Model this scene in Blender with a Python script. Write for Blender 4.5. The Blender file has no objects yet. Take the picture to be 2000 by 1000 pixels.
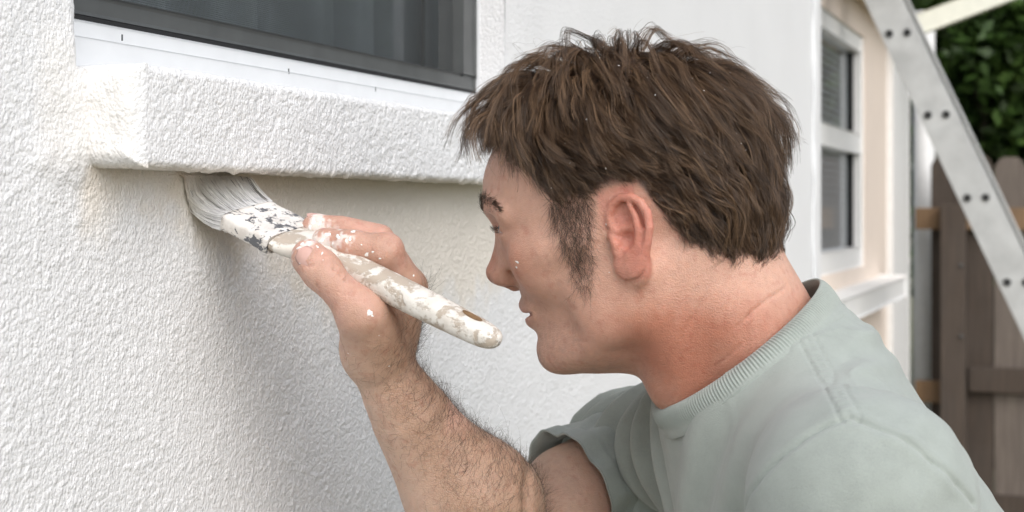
import bpy, bmesh, math, random
import numpy as np

# ------------------------------------------------------------------ camera, sky, sun
F_PX, HORIZON, CAM_Z = 3000.0, 410.0, 1.55          # focal length (photo pixels), eye-level row, eye height
scene = bpy.context.scene
cam_d = bpy.data.cameras.new("camera")
cam = bpy.data.objects.new("camera", cam_d)
scene.collection.objects.link(cam)
scene.camera = cam
cam.location = (0, 0, CAM_Z)
cam.rotation_euler = (math.radians(90), 0, 0)
cam_d.sensor_width = 36.0
cam_d.lens = 36.0 * F_PX / 2000.0
cam_d.shift_y = -(500.0 - HORIZON) / 2000.0
cam_d.clip_start, cam_d.clip_end = 0.05, 400.0
cam_d.dof.use_dof = True
cam_d.dof.focus_distance = 1.12
cam_d.dof.aperture_fstop = 10.0

SUN_AZ, SUN_EL = math.radians(158), math.radians(40)    # azimuth measured from +Y towards +X
world = bpy.data.worlds.new("World")
scene.world = world
world.use_nodes = True
wn, wl = world.node_tree.nodes, world.node_tree.links
wn.clear()
w_out = wn.new("ShaderNodeOutputWorld")
w_bg = wn.new("ShaderNodeBackground")
w_sky = wn.new("ShaderNodeTexSky")
w_sky.sky_type = "NISHITA"
w_sky.sun_disc = False
w_sky.sun_elevation = SUN_EL
w_sky.sun_rotation = SUN_AZ
w_sky.air_density, w_sky.dust_density, w_sky.ozone_density = 1.0, 2.4, 0.9
w_hsv = wn.new("ShaderNodeHueSaturation")
w_hsv.inputs["Saturation"].default_value = 0.45        # thin cloud: the sky is nearly white
wl.new(w_sky.outputs[0], w_hsv.inputs["Color"])
wl.new(w_hsv.outputs[0], w_bg.inputs["Color"])
wl.new(w_bg.outputs[0], w_out.inputs["Surface"])
w_bg.inputs["Strength"].default_value = 0.15
sun_d = bpy.data.lights.new("sun", "SUN")
sun_d.energy = 1.2
sun_d.angle = math.radians(65)
sun_d.color = (1.0, 0.995, 0.99)
sun = bpy.data.objects.new("sun", sun_d)
scene.collection.objects.link(sun)
sun.location = (3, -3, 6)
sun.rotation_euler = (math.radians(90) - SUN_EL, 0, math.pi - SUN_AZ)
scene.view_settings.view_transform = "Standard"
scene.view_settings.look = "None"
scene.view_settings.gamma = 1.0
scene.view_settings.exposure = 0.40
scene.render.engine = "CYCLES"
scene.cycles.use_denoising = True
scene.cycles.denoising_input_passes = "RGB_ALBEDO_NORMAL"
scene.cycles.denoising_prefilter = "ACCURATE"
scene.cycles.max_bounces = 8
scene.cycles.transparent_max_bounces = 12

# ------------------------------------------------------------------ helpers
rng = np.random.default_rng(7)
random.seed(7)
COL = scene.collection

def P(px, py, z):
    """photo pixel + distance from the camera plane -> world point"""
    return np.array([(px - 1000.0) / F_PX * z, z, CAM_Z + (HORIZON - py) / F_PX * z])

def nrm(v):
    v = np.asarray(v, float)
    return v / np.linalg.norm(v)

def mesh_obj(name, verts, faces, mat=None, parent=None, smooth=False):
    me = bpy.data.meshes.new(name)
    verts = np.asarray(verts, dtype=np.float32)
    if isinstance(faces, np.ndarray):
        nf, k = faces.shape
        me.vertices.add(len(verts))
        me.vertices.foreach_set("co", verts.ravel())
        me.loops.add(nf * k)
        me.loops.foreach_set("vertex_index", faces.astype(np.int32).ravel())
        me.polygons.add(nf)
        me.polygons.foreach_set("loop_start", np.arange(0, nf * k, k, dtype=np.int32))
        me.update(calc_edges=True)
        me.validate()
    else:
        me.from_pydata([tuple(v) for v in verts], [], faces)
        me.update()
    if smooth:
        me.polygons.foreach_set("use_smooth", np.ones(len(me.polygons), dtype=bool))
    return link(name, me, mat, parent)

def link(name, me, mat=None, parent=None):
    ob = bpy.data.objects.new(name, me)
    COL.objects.link(ob)
    if mat is not None:
        me.materials.append(mat)
    if parent is not None:
        ob.parent = parent
        ob.matrix_parent_inverse = mat_inv(parent)
    return ob

def world_of(o):
    # world matrix of a freshly made object is not evaluated yet: build it from its own channels
    m = o.matrix_basis.copy()
    return m if o.parent is None else world_of(o.parent) @ o.matrix_parent_inverse @ m

def mat_inv(parent):
    return world_of(parent).inverted()

def tag(o, label=None, cat=None, group=None, kind=None):
    if label: o["label"] = label
    if cat: o["category"] = cat
    if group: o["group"] = group
    if kind: o["kind"] = kind
    return o

def empty(name, loc):
    o = bpy.data.objects.new(name, None)
    o.empty_display_size = 0.05
    COL.objects.link(o)
    o.location = [float(c) for c in loc]
    return o

def box_frame(name, o, ax, ay, az, lx, ly, lz, mat, parent=None, bevel=0.0, smooth=False):
    """box from corner-free centre o, axes and half-lengths, optional bevel"""
    o = np.asarray(o, float)
    bm = bmesh.new()
    bmesh.ops.create_cube(bm, size=2.0)
    if bevel > 0:
        pass
    for v in bm.verts:
        c = v.co
        p = o + np.asarray(ax) * c.x * lx + np.asarray(ay) * c.y * ly + np.asarray(az) * c.z * lz
        v.co = p
    if bevel > 0:
        bmesh.ops.bevel(bm, geom=list(bm.edges), offset=bevel, segments=2, affect="EDGES", profile=0.6)
    bmesh.ops.recalc_face_normals(bm, faces=list(bm.faces))
    me = bpy.data.meshes.new(name)
    bm.to_mesh(me)
    bm.free()
    if smooth:
        me.polygons.foreach_set("use_smooth", np.ones(len(me.polygons), dtype=bool))
    return link(name, me, mat, parent)

def tube(path, radii, n=10, cap=True):
    """tube vertices/faces along a path"""
    path = np.asarray(path, float)
    radii = np.broadcast_to(np.asarray(radii, float), (len(path),))
    V, Fc = [], []
    t0 = nrm(path[1] - path[0])
    up = np.array([0, 0, 1.0]) if abs(t0[2]) < 0.9 else np.array([1.0, 0, 0])
    x = nrm(np.cross(up, t0))
    for i in range(len(path)):
        t = nrm(path[min(i + 1, len(path) - 1)] - path[max(i - 1, 0)])
        x = nrm(x - t * np.dot(x, t))
        y = np.cross(t, x)
        for k in range(n):
            a = 2 * math.pi * k / n
            V.append(path[i] + radii[i] * (math.cos(a) * x + math.sin(a) * y))
    for i in range(len(path) - 1):
        for k in range(n):
            k2 = (k + 1) % n
            Fc.append((i * n + k, i * n + k2, (i + 1) * n + k2, (i + 1) * n + k))
    if cap:
        Fc.append(tuple(range(n - 1, -1, -1)))
        Fc.append(tuple(range((len(path) - 1) * n, len(path) * n)))
    return V, Fc

# value noise (smooth, 3-D, hashed lattice)
def _hash(ix, iy, iz, seed):
    h = (ix.astype(np.int64) * 374761393 + iy.astype(np.int64) * 668265263 + iz.astype(np.int64) * 2147483647 + seed * 974634777)
    h = (h ^ (h >> 13)) * 1274126177
    h = h ^ (h >> 16)
    return (h & 0xFFFFFF).astype(np.float32) / float(0xFFFFFF)

def vnoise(p, freq, seed=0):
    q = np.asarray(p, np.float64) * freq
    i = np.floor(q).astype(np.int64)
    f = (q - i).astype(np.float32)
    f = f * f * (3 - 2 * f)
    out = 0
    for dx in (0, 1):
        wx = f[..., 0] if dx else 1 - f[..., 0]
        for dy in (0, 1):
            wy = f[..., 1] if dy else 1 - f[..., 1]
            for dz in (0, 1):
                wz = f[..., 2] if dz else 1 - f[..., 2]
                out = out + wx * wy * wz * _hash(i[..., 0] + dx, i[..., 1] + dy, i[..., 2] + dz, seed)
    return out

def sstep(a, b, x):
    t = np.clip((x - a) / (b - a), 0, 1)
    return t * t * (3 - 2 * t)

# ------------------------------------------------------------------ materials
class Mat:
    def __init__(self, name):
        self.m = bpy.data.materials.new(name)
        self.m.use_nodes = True
        self.n = self.m.node_tree.nodes
        self.l = self.m.node_tree.links
        self.b = self.n["Principled BSDF"]
        self.out = self.n["Material Output"]
    def node(self, t, **kw):
        nd = self.n.new(t)
        for k, v in kw.items():
            setattr(nd, k, v)
        return nd
    def set(self, **kw):
        for k, v in kw.items():
            key = k.replace("_", " ")
            sock = self.b.inputs[key]
            if isinstance(v, bpy.types.NodeSocket):
                self.l.new(v, sock)
            else:
                sock.default_value = v
        return self
    def coord(self, which="Object", scale=(1, 1, 1)):
        tc = self.node("ShaderNodeTexCoord")
        mp = self.node("ShaderNodeMapping")
        mp.inputs["Scale"].default_value = scale
        self.l.new(tc.outputs[which], mp.inputs["Vector"])
        return mp.outputs[0]
    def noise(self, vec, scale, detail=4, rough=0.55, dist=0.0):
        nd = self.node("ShaderNodeTexNoise")
        nd.inputs["Scale"].default_value = scale
        nd.inputs["Detail"].default_value = detail
        nd.inputs["Roughness"].default_value = rough
        nd.inputs["Distortion"].default_value = dist
        self.l.new(vec, nd.inputs["Vector"])
        return nd.outputs["Fac"]
    def voronoi(self, vec, scale, feature="F1"):
        nd = self.node("ShaderNodeTexVoronoi", feature=feature)
        nd.inputs["Scale"].default_value = scale
        self.l.new(vec, nd.inputs["Vector"])
        return nd.outputs["Distance"]
    def ramp(self, fac, stops):
        r = self.node("ShaderNodeValToRGB")
        el = r.color_ramp.elements
        while len(el) > len(stops):
            el.remove(el[-1])
        while len(el) < len(stops):
            el.new(0.5)
        for e, (p, c) in zip(el, stops):
            e.position = p
            e.color = (*c, 1) if len(c) == 3 else c
        self.l.new(fac, r.inputs["Fac"])
        return r.outputs["Color"]
    def mix(self, fac, a, b, mode="MIX"):
        m = self.node("ShaderNodeMix", data_type="RGBA", blend_type=mode)
        for s, v in ((m.inputs[0], fac), (m.inputs[6], a), (m.inputs[7], b)):
            if isinstance(v, bpy.types.NodeSocket):
                self.l.new(v, s)
            else:
                s.default_value = v if not isinstance(v, tuple) or len(v) == 4 else (*v, 1)
        return m.outputs[2]
    def math(self, op, a, b=None):
        m = self.node("ShaderNodeMath", operation=op)
        for i, v in enumerate((a, b)):
            if v is None: continue
            if isinstance(v, bpy.types.NodeSocket):
                self.l.new(v, m.inputs[i])
            else:
                m.inputs[i].default_value = v
        return m.outputs[0]
    def bump(self, h, strength=0.5, dist=0.001, normal=None):
        b = self.node("ShaderNodeBump")
        b.inputs["Strength"].default_value = strength
        b.inputs["Distance"].default_value = dist
        self.l.new(h, b.inputs["Height"])
        if normal is not None:
            self.l.new(normal, b.inputs["Normal"])
        self.l.new(b.outputs[0], self.b.inputs["Normal"])
        return b.outputs[0]
    def attr(self, name, out="Color"):
        a = self.node("ShaderNodeAttribute", attribute_name=name)
        return a.outputs[out]

def simple(name, col, rough=0.6, metal=0.0, var=0.12, scale=30.0, bump=0.0, bscale=200.0, bdist=0.0005):
    m = Mat(name)
    v = m.coord()
    f = m.noise(v, scale, 5)
    lo = tuple(c * (1 - var) for c in col)
    hi = tuple(min(1, c * (1 + var)) for c in col)
    m.set(Base_Color=m.ramp(f, [(0.3, lo), (0.7, hi)]), Roughness=rough, Metallic=metal)
    if bump > 0:
        m.bump(m.noise(v, bscale, 4), bump, bdist)
    return m.m

def stucco_mat(name, fresh, old=None, attr=False, strength=0.8):
    """painted sand-finish stucco: cream coat under fresh white (vertex attribute 'paint' says which)"""
    m = Mat(name)
    v = m.coord()
    big = m.noise(v, 6.0, 5)
    c1 = m.ramp(big, [(0.3, tuple(c * 0.96 for c in fresh)), (0.7, fresh)])
    if attr:
        o1 = m.ramp(big, [(0.3, tuple(c * 0.93 for c in old)), (0.7, old)])
        c1 = m.mix(m.attr("paint", "Fac"), o1, c1)
    grit = m.voronoi(m.coord(scale=(1, 1, 0.8)), 390.0, "F1")
    fine = m.noise(v, 700.0, 3, 0.6)
    med = m.noise(v, 160.0, 3, 0.6)
    h = m.math("ADD", m.math("MULTIPLY", m.math("SUBTRACT", 1.0, grit), 0.55), m.math("ADD", m.math("MULTIPLY", fine, 0.4), m.math("MULTIPLY", med, 0.45)))
    m.set(Base_Color=c1, Roughness=0.62)
    m.b.inputs["Specular IOR Level"].default_value = 0.35
    m.bump(h, strength, 0.0021)
    return m.m

M = {}
M["stucco"] = stucco_mat("fresh_white_stucco", (0.84, 0.84, 0.845), (0.83, 0.755, 0.65), attr=True)
M["stucco_far"] = stucco_mat("peach_stucco", (0.82, 0.71, 0.62), strength=0.5)
M["white_trim"] = simple("white_window_paint", (0.74, 0.755, 0.77), 0.4, var=0.03, bump=0.05)
M["white_far"] = simple("white_trim_paint", (0.80, 0.80, 0.79), 0.5, var=0.04)
M["gasket"] = simple("black_rubber", (0.012, 0.012, 0.013), 0.6)
M["screen_frame"] = simple("grey_bronze_aluminium", (0.10, 0.105, 0.105), 0.45, 0.2, var=0.1)
M["curtain"] = simple("grey_curtain", (0.40, 0.43, 0.46), 0.9, var=0.15, scale=12)
M["room"] = simple("dim_room_shade", (0.10, 0.10, 0.10), 0.9)  # the unlit room's dimness is put into a dark base colour
M["alu"] = simple("worn_aluminium", (0.50, 0.51, 0.505), 0.5, 0.3, var=0.13, scale=14, bump=0.1, bscale=90)
M["hole"] = simple("tube_inner_shade", (0.02, 0.02, 0.02), 0.7)
M["blinds"] = simple("window_blind_slats", (0.88, 0.84, 0.84), 0.6, var=0.05)
M["soffit"] = simple("tan_soffit_paint", (0.62, 0.50, 0.36), 0.7, var=0.06)
M["pale_beam"] = simple("pale_painted_beam", (0.74, 0.75, 0.66), 0.6, var=0.05)

def glass_mat(name, tint=(0.92, 0.95, 0.95), rough=0.03):
    m = Mat(name)
    m.n.remove(m.b)
    gl = m.node("ShaderNodeBsdfGlossy")
    gl.inputs["Roughness"].default_value = rough
    gl.inputs["Color"].default_value = (0.9, 0.95, 1.0, 1)
    tr = m.node("ShaderNodeBsdfTransparent")
    tr.inputs["Color"].default_value = (*tint, 1)
    fr = m.node("ShaderNodeFresnel")
    fr.inputs["IOR"].default_value = 1.5
    mx = m.node("ShaderNodeMixShader")
    m.l.new(fr.outputs[0], mx.inputs[0])
    m.l.new(tr.outputs[0], mx.inputs[1])
    m.l.new(gl.outputs[0], mx.inputs[2])
    m.l.new(mx.outputs[0], m.out.inputs["Surface"])
    return m.m
M["glass"] = glass_mat("window_glass")

def screen_mat():
    m = Mat("insect_screen_mesh")
    m.set(Base_Color=(0.10, 0.105, 0.105, 1), Roughness=0.5, Metallic=0.3)
    uv = m.node("ShaderNodeUVMap")
    sep = m.node("ShaderNodeSeparateXYZ")
    m.l.new(uv.outputs[0], sep.inputs[0])
    def wires(s):
        fr = m.math("FRACT", m.math("MULTIPLY", s, 1.0 / 0.0017))
        return m.math("LESS_THAN", fr, 0.20)
    w = m.math("MAXIMUM", wires(sep.outputs[0]), wires(sep.outputs[1]))
    tr = m.node("ShaderNodeBsdfTransparent")
    mx = m.node("ShaderNodeMixShader")
    m.l.new(w, mx.inputs[0])
    m.l.new(tr.outputs[0], mx.inputs[1])
    m.l.new(m.b.outputs[0], mx.inputs[2])
    m.l.new(mx.outputs[0], m.out.inputs["Surface"])
    return m.m
M["screen"] = screen_mat()

def wood_mat(name, a, b, zscale=4.0):
    m = Mat(name)
    oi = m.node("ShaderNodeObjectInfo")
    tc = m.node("ShaderNodeTexCoord")
    add = m.node("ShaderNodeVectorMath", operation="ADD")
    m.l.new(tc.outputs["Object"], add.inputs[0])
    m.l.new(oi.outputs["Random"], add.inputs[1])
    mp = m.node("ShaderNodeMapping")
    mp.inputs["Scale"].default_value = (38, 38, 1.6)
    m.l.new(add.outputs[0], mp.inputs["Vector"])
    g = m.noise(mp.outputs[0], 2.2, 8, 0.65, 0.6)
    col = m.ramp(g, [(0.25, a), (0.5, tuple((x + y) / 2 for x, y in zip(a, b))), (0.75, b)])
    st = m.noise(add.outputs[0], 5.0, 4)
    col = m.mix(m.math("MULTIPLY", st, 0.6), col, (0.11, 0.094, 0.082, 1))
    m.set(Base_Color=col, Roughness=0.85)
    m.bump(g, 0.4, 0.002)
    return m.m
M["wood_brown"] = wood_mat("weathered_brown_fence_wood", (0.022, 0.014, 0.010), (0.095, 0.066, 0.046))
M["wood_grey"] = wood_mat("weathered_grey_fence_wood", (0.085, 0.066, 0.055), (0.27, 0.225, 0.19))
M["wood_orange"] = wood_mat("fresh_cut_fence_rail", (0.16, 0.085, 0.035), (0.36, 0.22, 0.11))
# ------------------------------------------------------------------ the setting: ground
def ground_mat():
    m = Mat("yard_grass_and_soil")
    v = m.coord()
    a = m.noise(v, 1.2, 6)
    b = m.noise(v, 60.0, 4)
    c = m.mix(a, m.ramp(b, [(0.3, (0.035, 0.06, 0.015)), (0.7, (0.09, 0.12, 0.035))]), m.ramp(b, [(0.3, (0.16, 0.13, 0.09)), (0.7, (0.26, 0.22, 0.16))]))
    m.set(Base_Color=c, Roughness=0.95)
    m.bump(b, 0.6, 0.01)
    return m.m
M["ground"] = ground_mat()
g = 150.0
tag(mesh_obj("ground", [(-g, -g, 0), (g, -g, 0), (g, g, 0), (-g, g, 0)], [(0, 1, 2, 3)], M["ground"]), kind="structure")

# ------------------------------------------------------------------ the house: wall frame (s along the wall, n out of it, z up)
S = nrm([1130.0 / F_PX, 1.0, 0])                 # the wall runs to the vanishing point (2130, 410)
N = np.array([S[1], -S[0], 0.0])
B0 = P(430, 410, 1.19) * np.array([1, 1, 0])     # the wall under the brush
def W(s, n, z): return B0 + S * s + N * n + np.array([0, 0, z])
def wall_hit(px, py, n=0.0):
    """pixel -> (s, z) on the plane at offset n from the wall"""
    d = np.array([(px - 1000) / F_PX, 1.0, (HORIZON - py) / F_PX])
    t = (np.dot(B0, N) + n) / np.dot(d, N)
    p = d * t
    return float(np.dot(p - B0, S)), float(p[2] + CAM_Z)

house = empty("house", W(1.0, 0, 0))
tag(house, "white stucco house being painted, with a window, thick sills and a recessed peach wall", "house")

E_SILL = 0.042
sL, zT = wall_hit(270, 120, E_SILL)              # sill: left front corner and top edge
_, zB = wall_hit(310, 329, E_SILL)
sR_open, _ = wall_hit(985, 100, 0.0)             # right edge of the window opening
sL_open, _ = wall_hit(157, 60, 0.0)
sEnd, _ = wall_hit(1607, 300, 0.0)               # where this wall turns the corner
sSillR = sR_open + 0.06
s_near = wall_hit(-700, 500)[0]
print("WALL", dict(sL=sL, zT=zT, zB=zB, sLo=sL_open, sRo=sR_open, sEnd=sEnd, near=s_near))
Z_OPEN_TOP, Z_TOP = zT + 0.95, 2.85
Z_OPEN_BOT = zT - 0.004

def axis_pts(segs):
    out = []
    for a, b, step in segs:
        k = max(1, int(round((b - a) / step)))
        out += list(np.linspace(a, b, k + 1)[:-1])
    out.append(segs[-1][1])
    return np.array(out)

def stucco_h(p):
    """height of the sand-finish relief (m)"""
    a = vnoise(p, 270.0, 1)
    b = vnoise(p, 470.0, 2)
    c = vnoise(p, 95.0, 3)
    d = vnoise(p, 22.0, 4)
    blob = sstep(0.52, 0.85, a)
    return 0.0007 * blob + 0.0004 * b + 0.0003 * c + 0.0014 * (d - 0.5)

s_fine0 = wall_hit(-40, 500)[0]
s_fine1 = wall_hit(1130, 500)[0]
ss = axis_pts([(s_near, s_fine0, 0.08), (s_fine0, sL_open, 0.0017), (sL_open, sR_open, 0.0019), (sR_open, s_fine1, 0.003), (s_fine1, sEnd - 0.03, 0.02)])
zz = axis_pts([(0.0, 1.20, 0.08), (1.20, Z_OPEN_BOT, 0.0017), (Z_OPEN_BOT, zT + 0.10, 0.0022), (zT + 0.10, Z_OPEN_TOP, 0.04), (Z_OPEN_TOP, Z_TOP, 0.08)])
gs, gz = np.meshgrid(ss, zz, indexing="ij")
pts = B0 + gs[..., None] * S + gz[..., None] * np.array([0, 0, 1.0])
h = stucco_h(pts)
# heaped plaster where the sill's left end meets the wall
lump = np.exp(-(((gs - sL + 0.01) / 0.03) ** 2)) * sstep(zB - 0.02, zB + 0.01, gz) * sstep(zT + 0.03, zT - 0.005, gz)
h = h + 0.004 * lump * (0.5 + vnoise(pts, 45.0, 9))
h = h + 0.006 * np.exp(-(((gs - sL + 0.035) / 0.02) ** 2 + ((gz - zB - 0.005) / 0.018) ** 2)) * vnoise(pts, 60.0, 5)
# rounded edge of the plaster at the opening's left side
edge = np.clip((gs - (sL_open - 0.012)) / 0.012, 0, 1) * (gz > Z_OPEN_BOT) * (gs <= sL_open + 1e-6)
h = h - 0.007 * edge ** 2
fine = sstep(0.30, 0.0, np.maximum(0, gs - s_fine1))
pts = pts + N * (h * (0.35 + 0.65 * fine))[..., None]
nS, nZ = len(ss), len(zz)
idx = np.arange(nS * nZ).reshape(nS, nZ)
quads = np.stack([idx[:-1, :-1], idx[1:, :-1], idx[1:, 1:], idx[:-1, 1:]], -1)
cs, cz = (ss[:-1] + ss[1:]) / 2, (zz[:-1] + zz[1:]) / 2
hole = ((cs[:, None] > sL_open) & (cs[:, None] < sR_open) & (cz[None] > Z_OPEN_BOT) & (cz[None] < Z_OPEN_TOP))
quads = quads[~hole]
wall = mesh_obj("wall", pts.reshape(-1, 3), quads, M["stucco"], house, smooth=True)
tag(wall, "white stucco wall with a cream unpainted strip under the sill")
# fresh paint / old cream coat: the strip under the sill still shows the old coat
S_SMEAR = wall_hit(402, 420)[0]
def paint_attr(ob, P3):
    s = (P3 - B0) @ S
    z = P3[:, 2]
    wob = 0.022 * (vnoise(P3, 26.0, 11) - 0.5) + 0.012 * (vnoise(P3, 80.0, 12) - 0.5)
    below = zB - z
    reach = 0.022 + 0.05 * sstep(sL + 0.12, sL + 0.2, s)
    reach = reach + 0.045 * sstep(sL + 0.22, sL + 0.42, s) * sstep(1.0, 0.55, s)
    strip = sstep(-0.006, 0.001, below) * (1 - sstep(reach - 0.02, reach + 0.035, below + wob * 2.2)) * sstep(sL - 0.015, sL + 0.005, s) * sstep(1.1, 0.7, s)
    smear = 0.9 * np.exp(-(((s - S_SMEAR + wob * 0.3) / 0.011) ** 2)) * sstep(-0.005, 0.01, below) * sstep(0.060, 0.015, below + wob)
    endf = 0.55 * sstep(sL - 0.06, sL - 0.035, s + wob * 0.4) * sstep(sL + 0.006, sL - 0.002, s) * sstep(zB - 0.012, zB + 0.01, z) * sstep(zT + 0.04, zT, z)
    old = np.clip(np.maximum(np.maximum(strip * 0.75, smear), endf * 0.4), 0, 1)
    a = ob.data.attributes.new("paint", "FLOAT", "POINT")
    a.data.foreach_set("value", (1 - old).astype(np.float32))
paint_attr(wall, pts.reshape(-1, 3))

# sill: a plaster band standing proud of the wall, as one displaced skin (underside, front, top, left end)
prof = []
R_ = 0.006
def sill_profile():
    pr = []                                               # (n, z) from the wall under the band, round to the wall above it
    for n in np.linspace(-0.004, E_SILL - R_, 26): pr.append((n, zB))
    for a in np.linspace(-90, 0, 8)[1:-1]: pr.append((E_SILL - R_ + R_ * math.cos(math.radians(a)), zB + R_ + R_ * math.sin(math.radians(a))))
    for z in np.linspace(zB + R_, zT - R_, 42): pr.append((E_SILL, z))
    for a in np.linspace(0, 90, 8)[1:-1]: pr.append((E_SILL - R_ + R_ * math.cos(math.radians(a)), zT - R_ + R_ * math.sin(math.radians(a))))
    for n in np.linspace(E_SILL - R_, -0.045, 40): pr.append((n, zT))
    return np.array(pr)
prof = sill_profile()
s_s = axis_pts([(sL - 0.0, s_fine1, 0.0019), (s_fine1, sSillR, 0.003)])
mid = np.array([0.0, (zB + zT) / 2])
PV = []
for s0 in s_s:
    PV.append(np.c_[np.full(len(prof), s0 + 0.0115), prof])
PV = np.array(PV)
nr, npf = PV.shape[:2]
P3 = B0 + PV[..., 0:1] * S + PV[..., 1:2] * N + PV[..., 2:3] * np.array([0, 0, 1.0])
du = np.gradient(P3, axis=0)
dv = np.gradient(P3, axis=1)
nn = np.cross(dv, du)
nn /= np.maximum(np.linalg.norm(nn, axis=-1, keepdims=True), 1e-9)
hh = stucco_h(P3) * 1.25
drip = np.maximum(0, vnoise(P3 * np.array([1, 1, 0.2]), 120.0, 21) - 0.55) * 0.006 * sstep(sL + 0.01, sL + 0.04, PV[..., 0])
lowedge = np.exp(-((PV[..., 2] - zB) / 0.004) ** 2) * (PV[..., 1] > E_SILL - 0.012)
P3 = P3 + nn * hh[..., None] - np.array([0, 0, 1.0]) * (drip * lowedge)[..., None]
idx = np.arange(nr * npf).reshape(nr, npf)
quads = np.stack([idx[:-1, :-1], idx[:-1, 1:], idx[1:, 1:], idx[1:, :-1]], -1).reshape(-1, 4)
# its left end
en, ez = np.meshgrid(-0.012 + (E_SILL + 0.012) * np.sin(np.linspace(0, 0.5 * math.pi, 34)), zB + (zT - zB) * 0.5 * (1 - np.cos(np.linspace(0, math.pi, 50))), indexing="ij")
ed = np.minimum(np.minimum(E_SILL - en, ez - zB), zT - ez)
RE_ = 0.013
es_ = sL - 0.0015 + RE_ - np.sqrt(np.maximum(RE_ ** 2 - np.maximum(RE_ - ed, 0) ** 2, 0))
EP = B0 + es_[..., None] * S + en[..., None] * N + ez[..., None] * np.array([0, 0, 1.0])
eh = stucco_h(EP) * 1.3 + 0.003 * (vnoise(EP, 70.0, 19) - 0.3)
EP = EP - S * (eh * np.clip(ed / 0.004, 0, 1))[..., None]
ei = np.arange(34 * 50).reshape(34, 50) + nr * npf
eq = np.stack([ei[:-1, :-1], ei[1:, :-1], ei[1:, 1:], ei[:-1, 1:]], -1).reshape(-1, 4)
P3 = np.concatenate([P3.reshape(-1, 3), EP.reshape(-1, 3)])
lr_ = idx[-1]
half_ = npf // 2
capq = np.stack([lr_[:half_ - 1], lr_[1:half_], lr_[::-1][1:half_], lr_[::-1][:half_ - 1]], -1)
quads = np.concatenate([quads, eq, capq])
sill = mesh_obj("window_sill", P3.reshape(-1, 3), quads, M["stucco"], house, smooth=True)
tag(sill, "rough white plaster band under the window, cream at its left end")
paint_attr(sill, P3.reshape(-1, 3))

# end of this wall: the return that turns back to the recessed wall, and the bead of drips along the corner
REC = 0.15
def quad(name, a, b, c, d, mat, parent): return mesh_obj(name, [a, b, c, d], [(0, 1, 2, 3)], mat, parent)
rc = []
for k, a in enumerate(np.linspace(0, 90, 9)):
    rr = 0.03
    rc.append((sEnd - rr + rr * math.sin(math.radians(a)), -rr + rr * math.cos(math.radians(a))))
rc.append((sEnd, -REC - 0.1))
V, Fq = [], []
for (s, n) in rc:
    V += [W(s, n, 0), W(s, n, Z_TOP)]
for i in range(len(rc) - 1):
    Fq.append((2 * i, 2 * i + 2, 2 * i + 3, 2 * i + 1))
ret = mesh_obj("wall_return", V, Fq, M["stucco"], house, smooth=True)
a = ret.data.attributes.new("paint", "FLOAT", "POINT")
a.data.foreach_set("value", np.array([1.0] * 8 + [1.0] * (len(V) - 8), dtype=np.float32))
sBead, _ = wall_hit(1586, 300)
path = [W(sBead, 0.004 + 0.002 * math.sin(i * 1.7), z) for i, z in enumerate(np.linspace(0.9, 2.4, 26))]
rad = [0.004 + 0.006 * (random.random() ** 3) for _ in path]
V, Fq = tube(path, rad, 8)
bead = mesh_obj("paint_bead", V, Fq, M["white_trim"], house, smooth=True)
path = []

# recessed far wall with its own window, sill, corner board and soffit
def far_hit(px, py, n): return wall_hit(px, py, n)
sFarEnd, _ = far_hit(1765, 400, -REC)
fwL, _ = far_hit(1560, 300, -REC)
fwR, zFt = far_hit(1690, 74, -REC)
_, zFb = far_hit(1690, 519, -REC)
def far_wall():
    V, Fq = [], []
    xs = [sEnd - 0.3, fwL, fwR, sFarEnd]
    zs = [0.0, zFb, zFt, Z_TOP]
    for s in xs:
        for z in zs:
            V.append(W(s, -REC, z))
    for i in range(3):
        for j in range(3):
            if i == 1 and j == 1: continue
            Fq.append((i * 4 + j, (i + 1) * 4 + j, (i + 1) * 4 + j + 1, i * 4 + j + 1))
    b = len(V)                                       # the end wall and the reveals of the opening
    V += [W(sFarEnd, -REC, 0), W(sFarEnd, -3.0, 0), W(sFarEnd, -3.0, Z_TOP), W(sFarEnd, -REC, Z_TOP)]
    Fq.append((b, b + 1, b + 2, b + 3))
    for (sa, za, sb, zb_) in ((fwR, zFb, fwR, zFt), (fwL, zFb, fwL, zFt), (fwL, zFt, fwR, zFt), (fwL, zFb, fwR, zFb)):
        b = len(V)
        V += [W(sa, -REC, za), W(sb, -REC, zb_), W(sb, -REC - 0.1, zb_), W(sa, -REC - 0.1, za)]
        Fq.append((b, b + 1, b + 2, b + 3))
    o = mesh_obj("far_wall", V, Fq, M["stucco_far"], house)
    tag(o, "pale peach stucco wall set back behind the white corner")
far_wall()
UP = np.array([0, 0, 1.0])
def wbox(name, s0, s1, n0, n1, z0, z1, mat, parent=house, bevel=0.0):
    c = W((s0 + s1) / 2, (n0 + n1) / 2, (z0 + z1) / 2)
    return box_frame(name, c, S, N, UP, abs(s1 - s0) / 2, abs(n1 - n0) / 2, abs(z1 - z0) / 2, mat, parent, bevel)
# far sill
sSr, zSt = far_hit(1767, 541, -REC + 0.10)
_, zSb = far_hit(1770, 577, -REC + 0.10)
fs = wbox("window_sill", fwL - 0.1, sSr, -REC - 0.02, -REC + 0.10, zSb, zSt, M["white_far"], bevel=0.008)
tag(fs, "smooth thick white sill under the far window")
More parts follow.
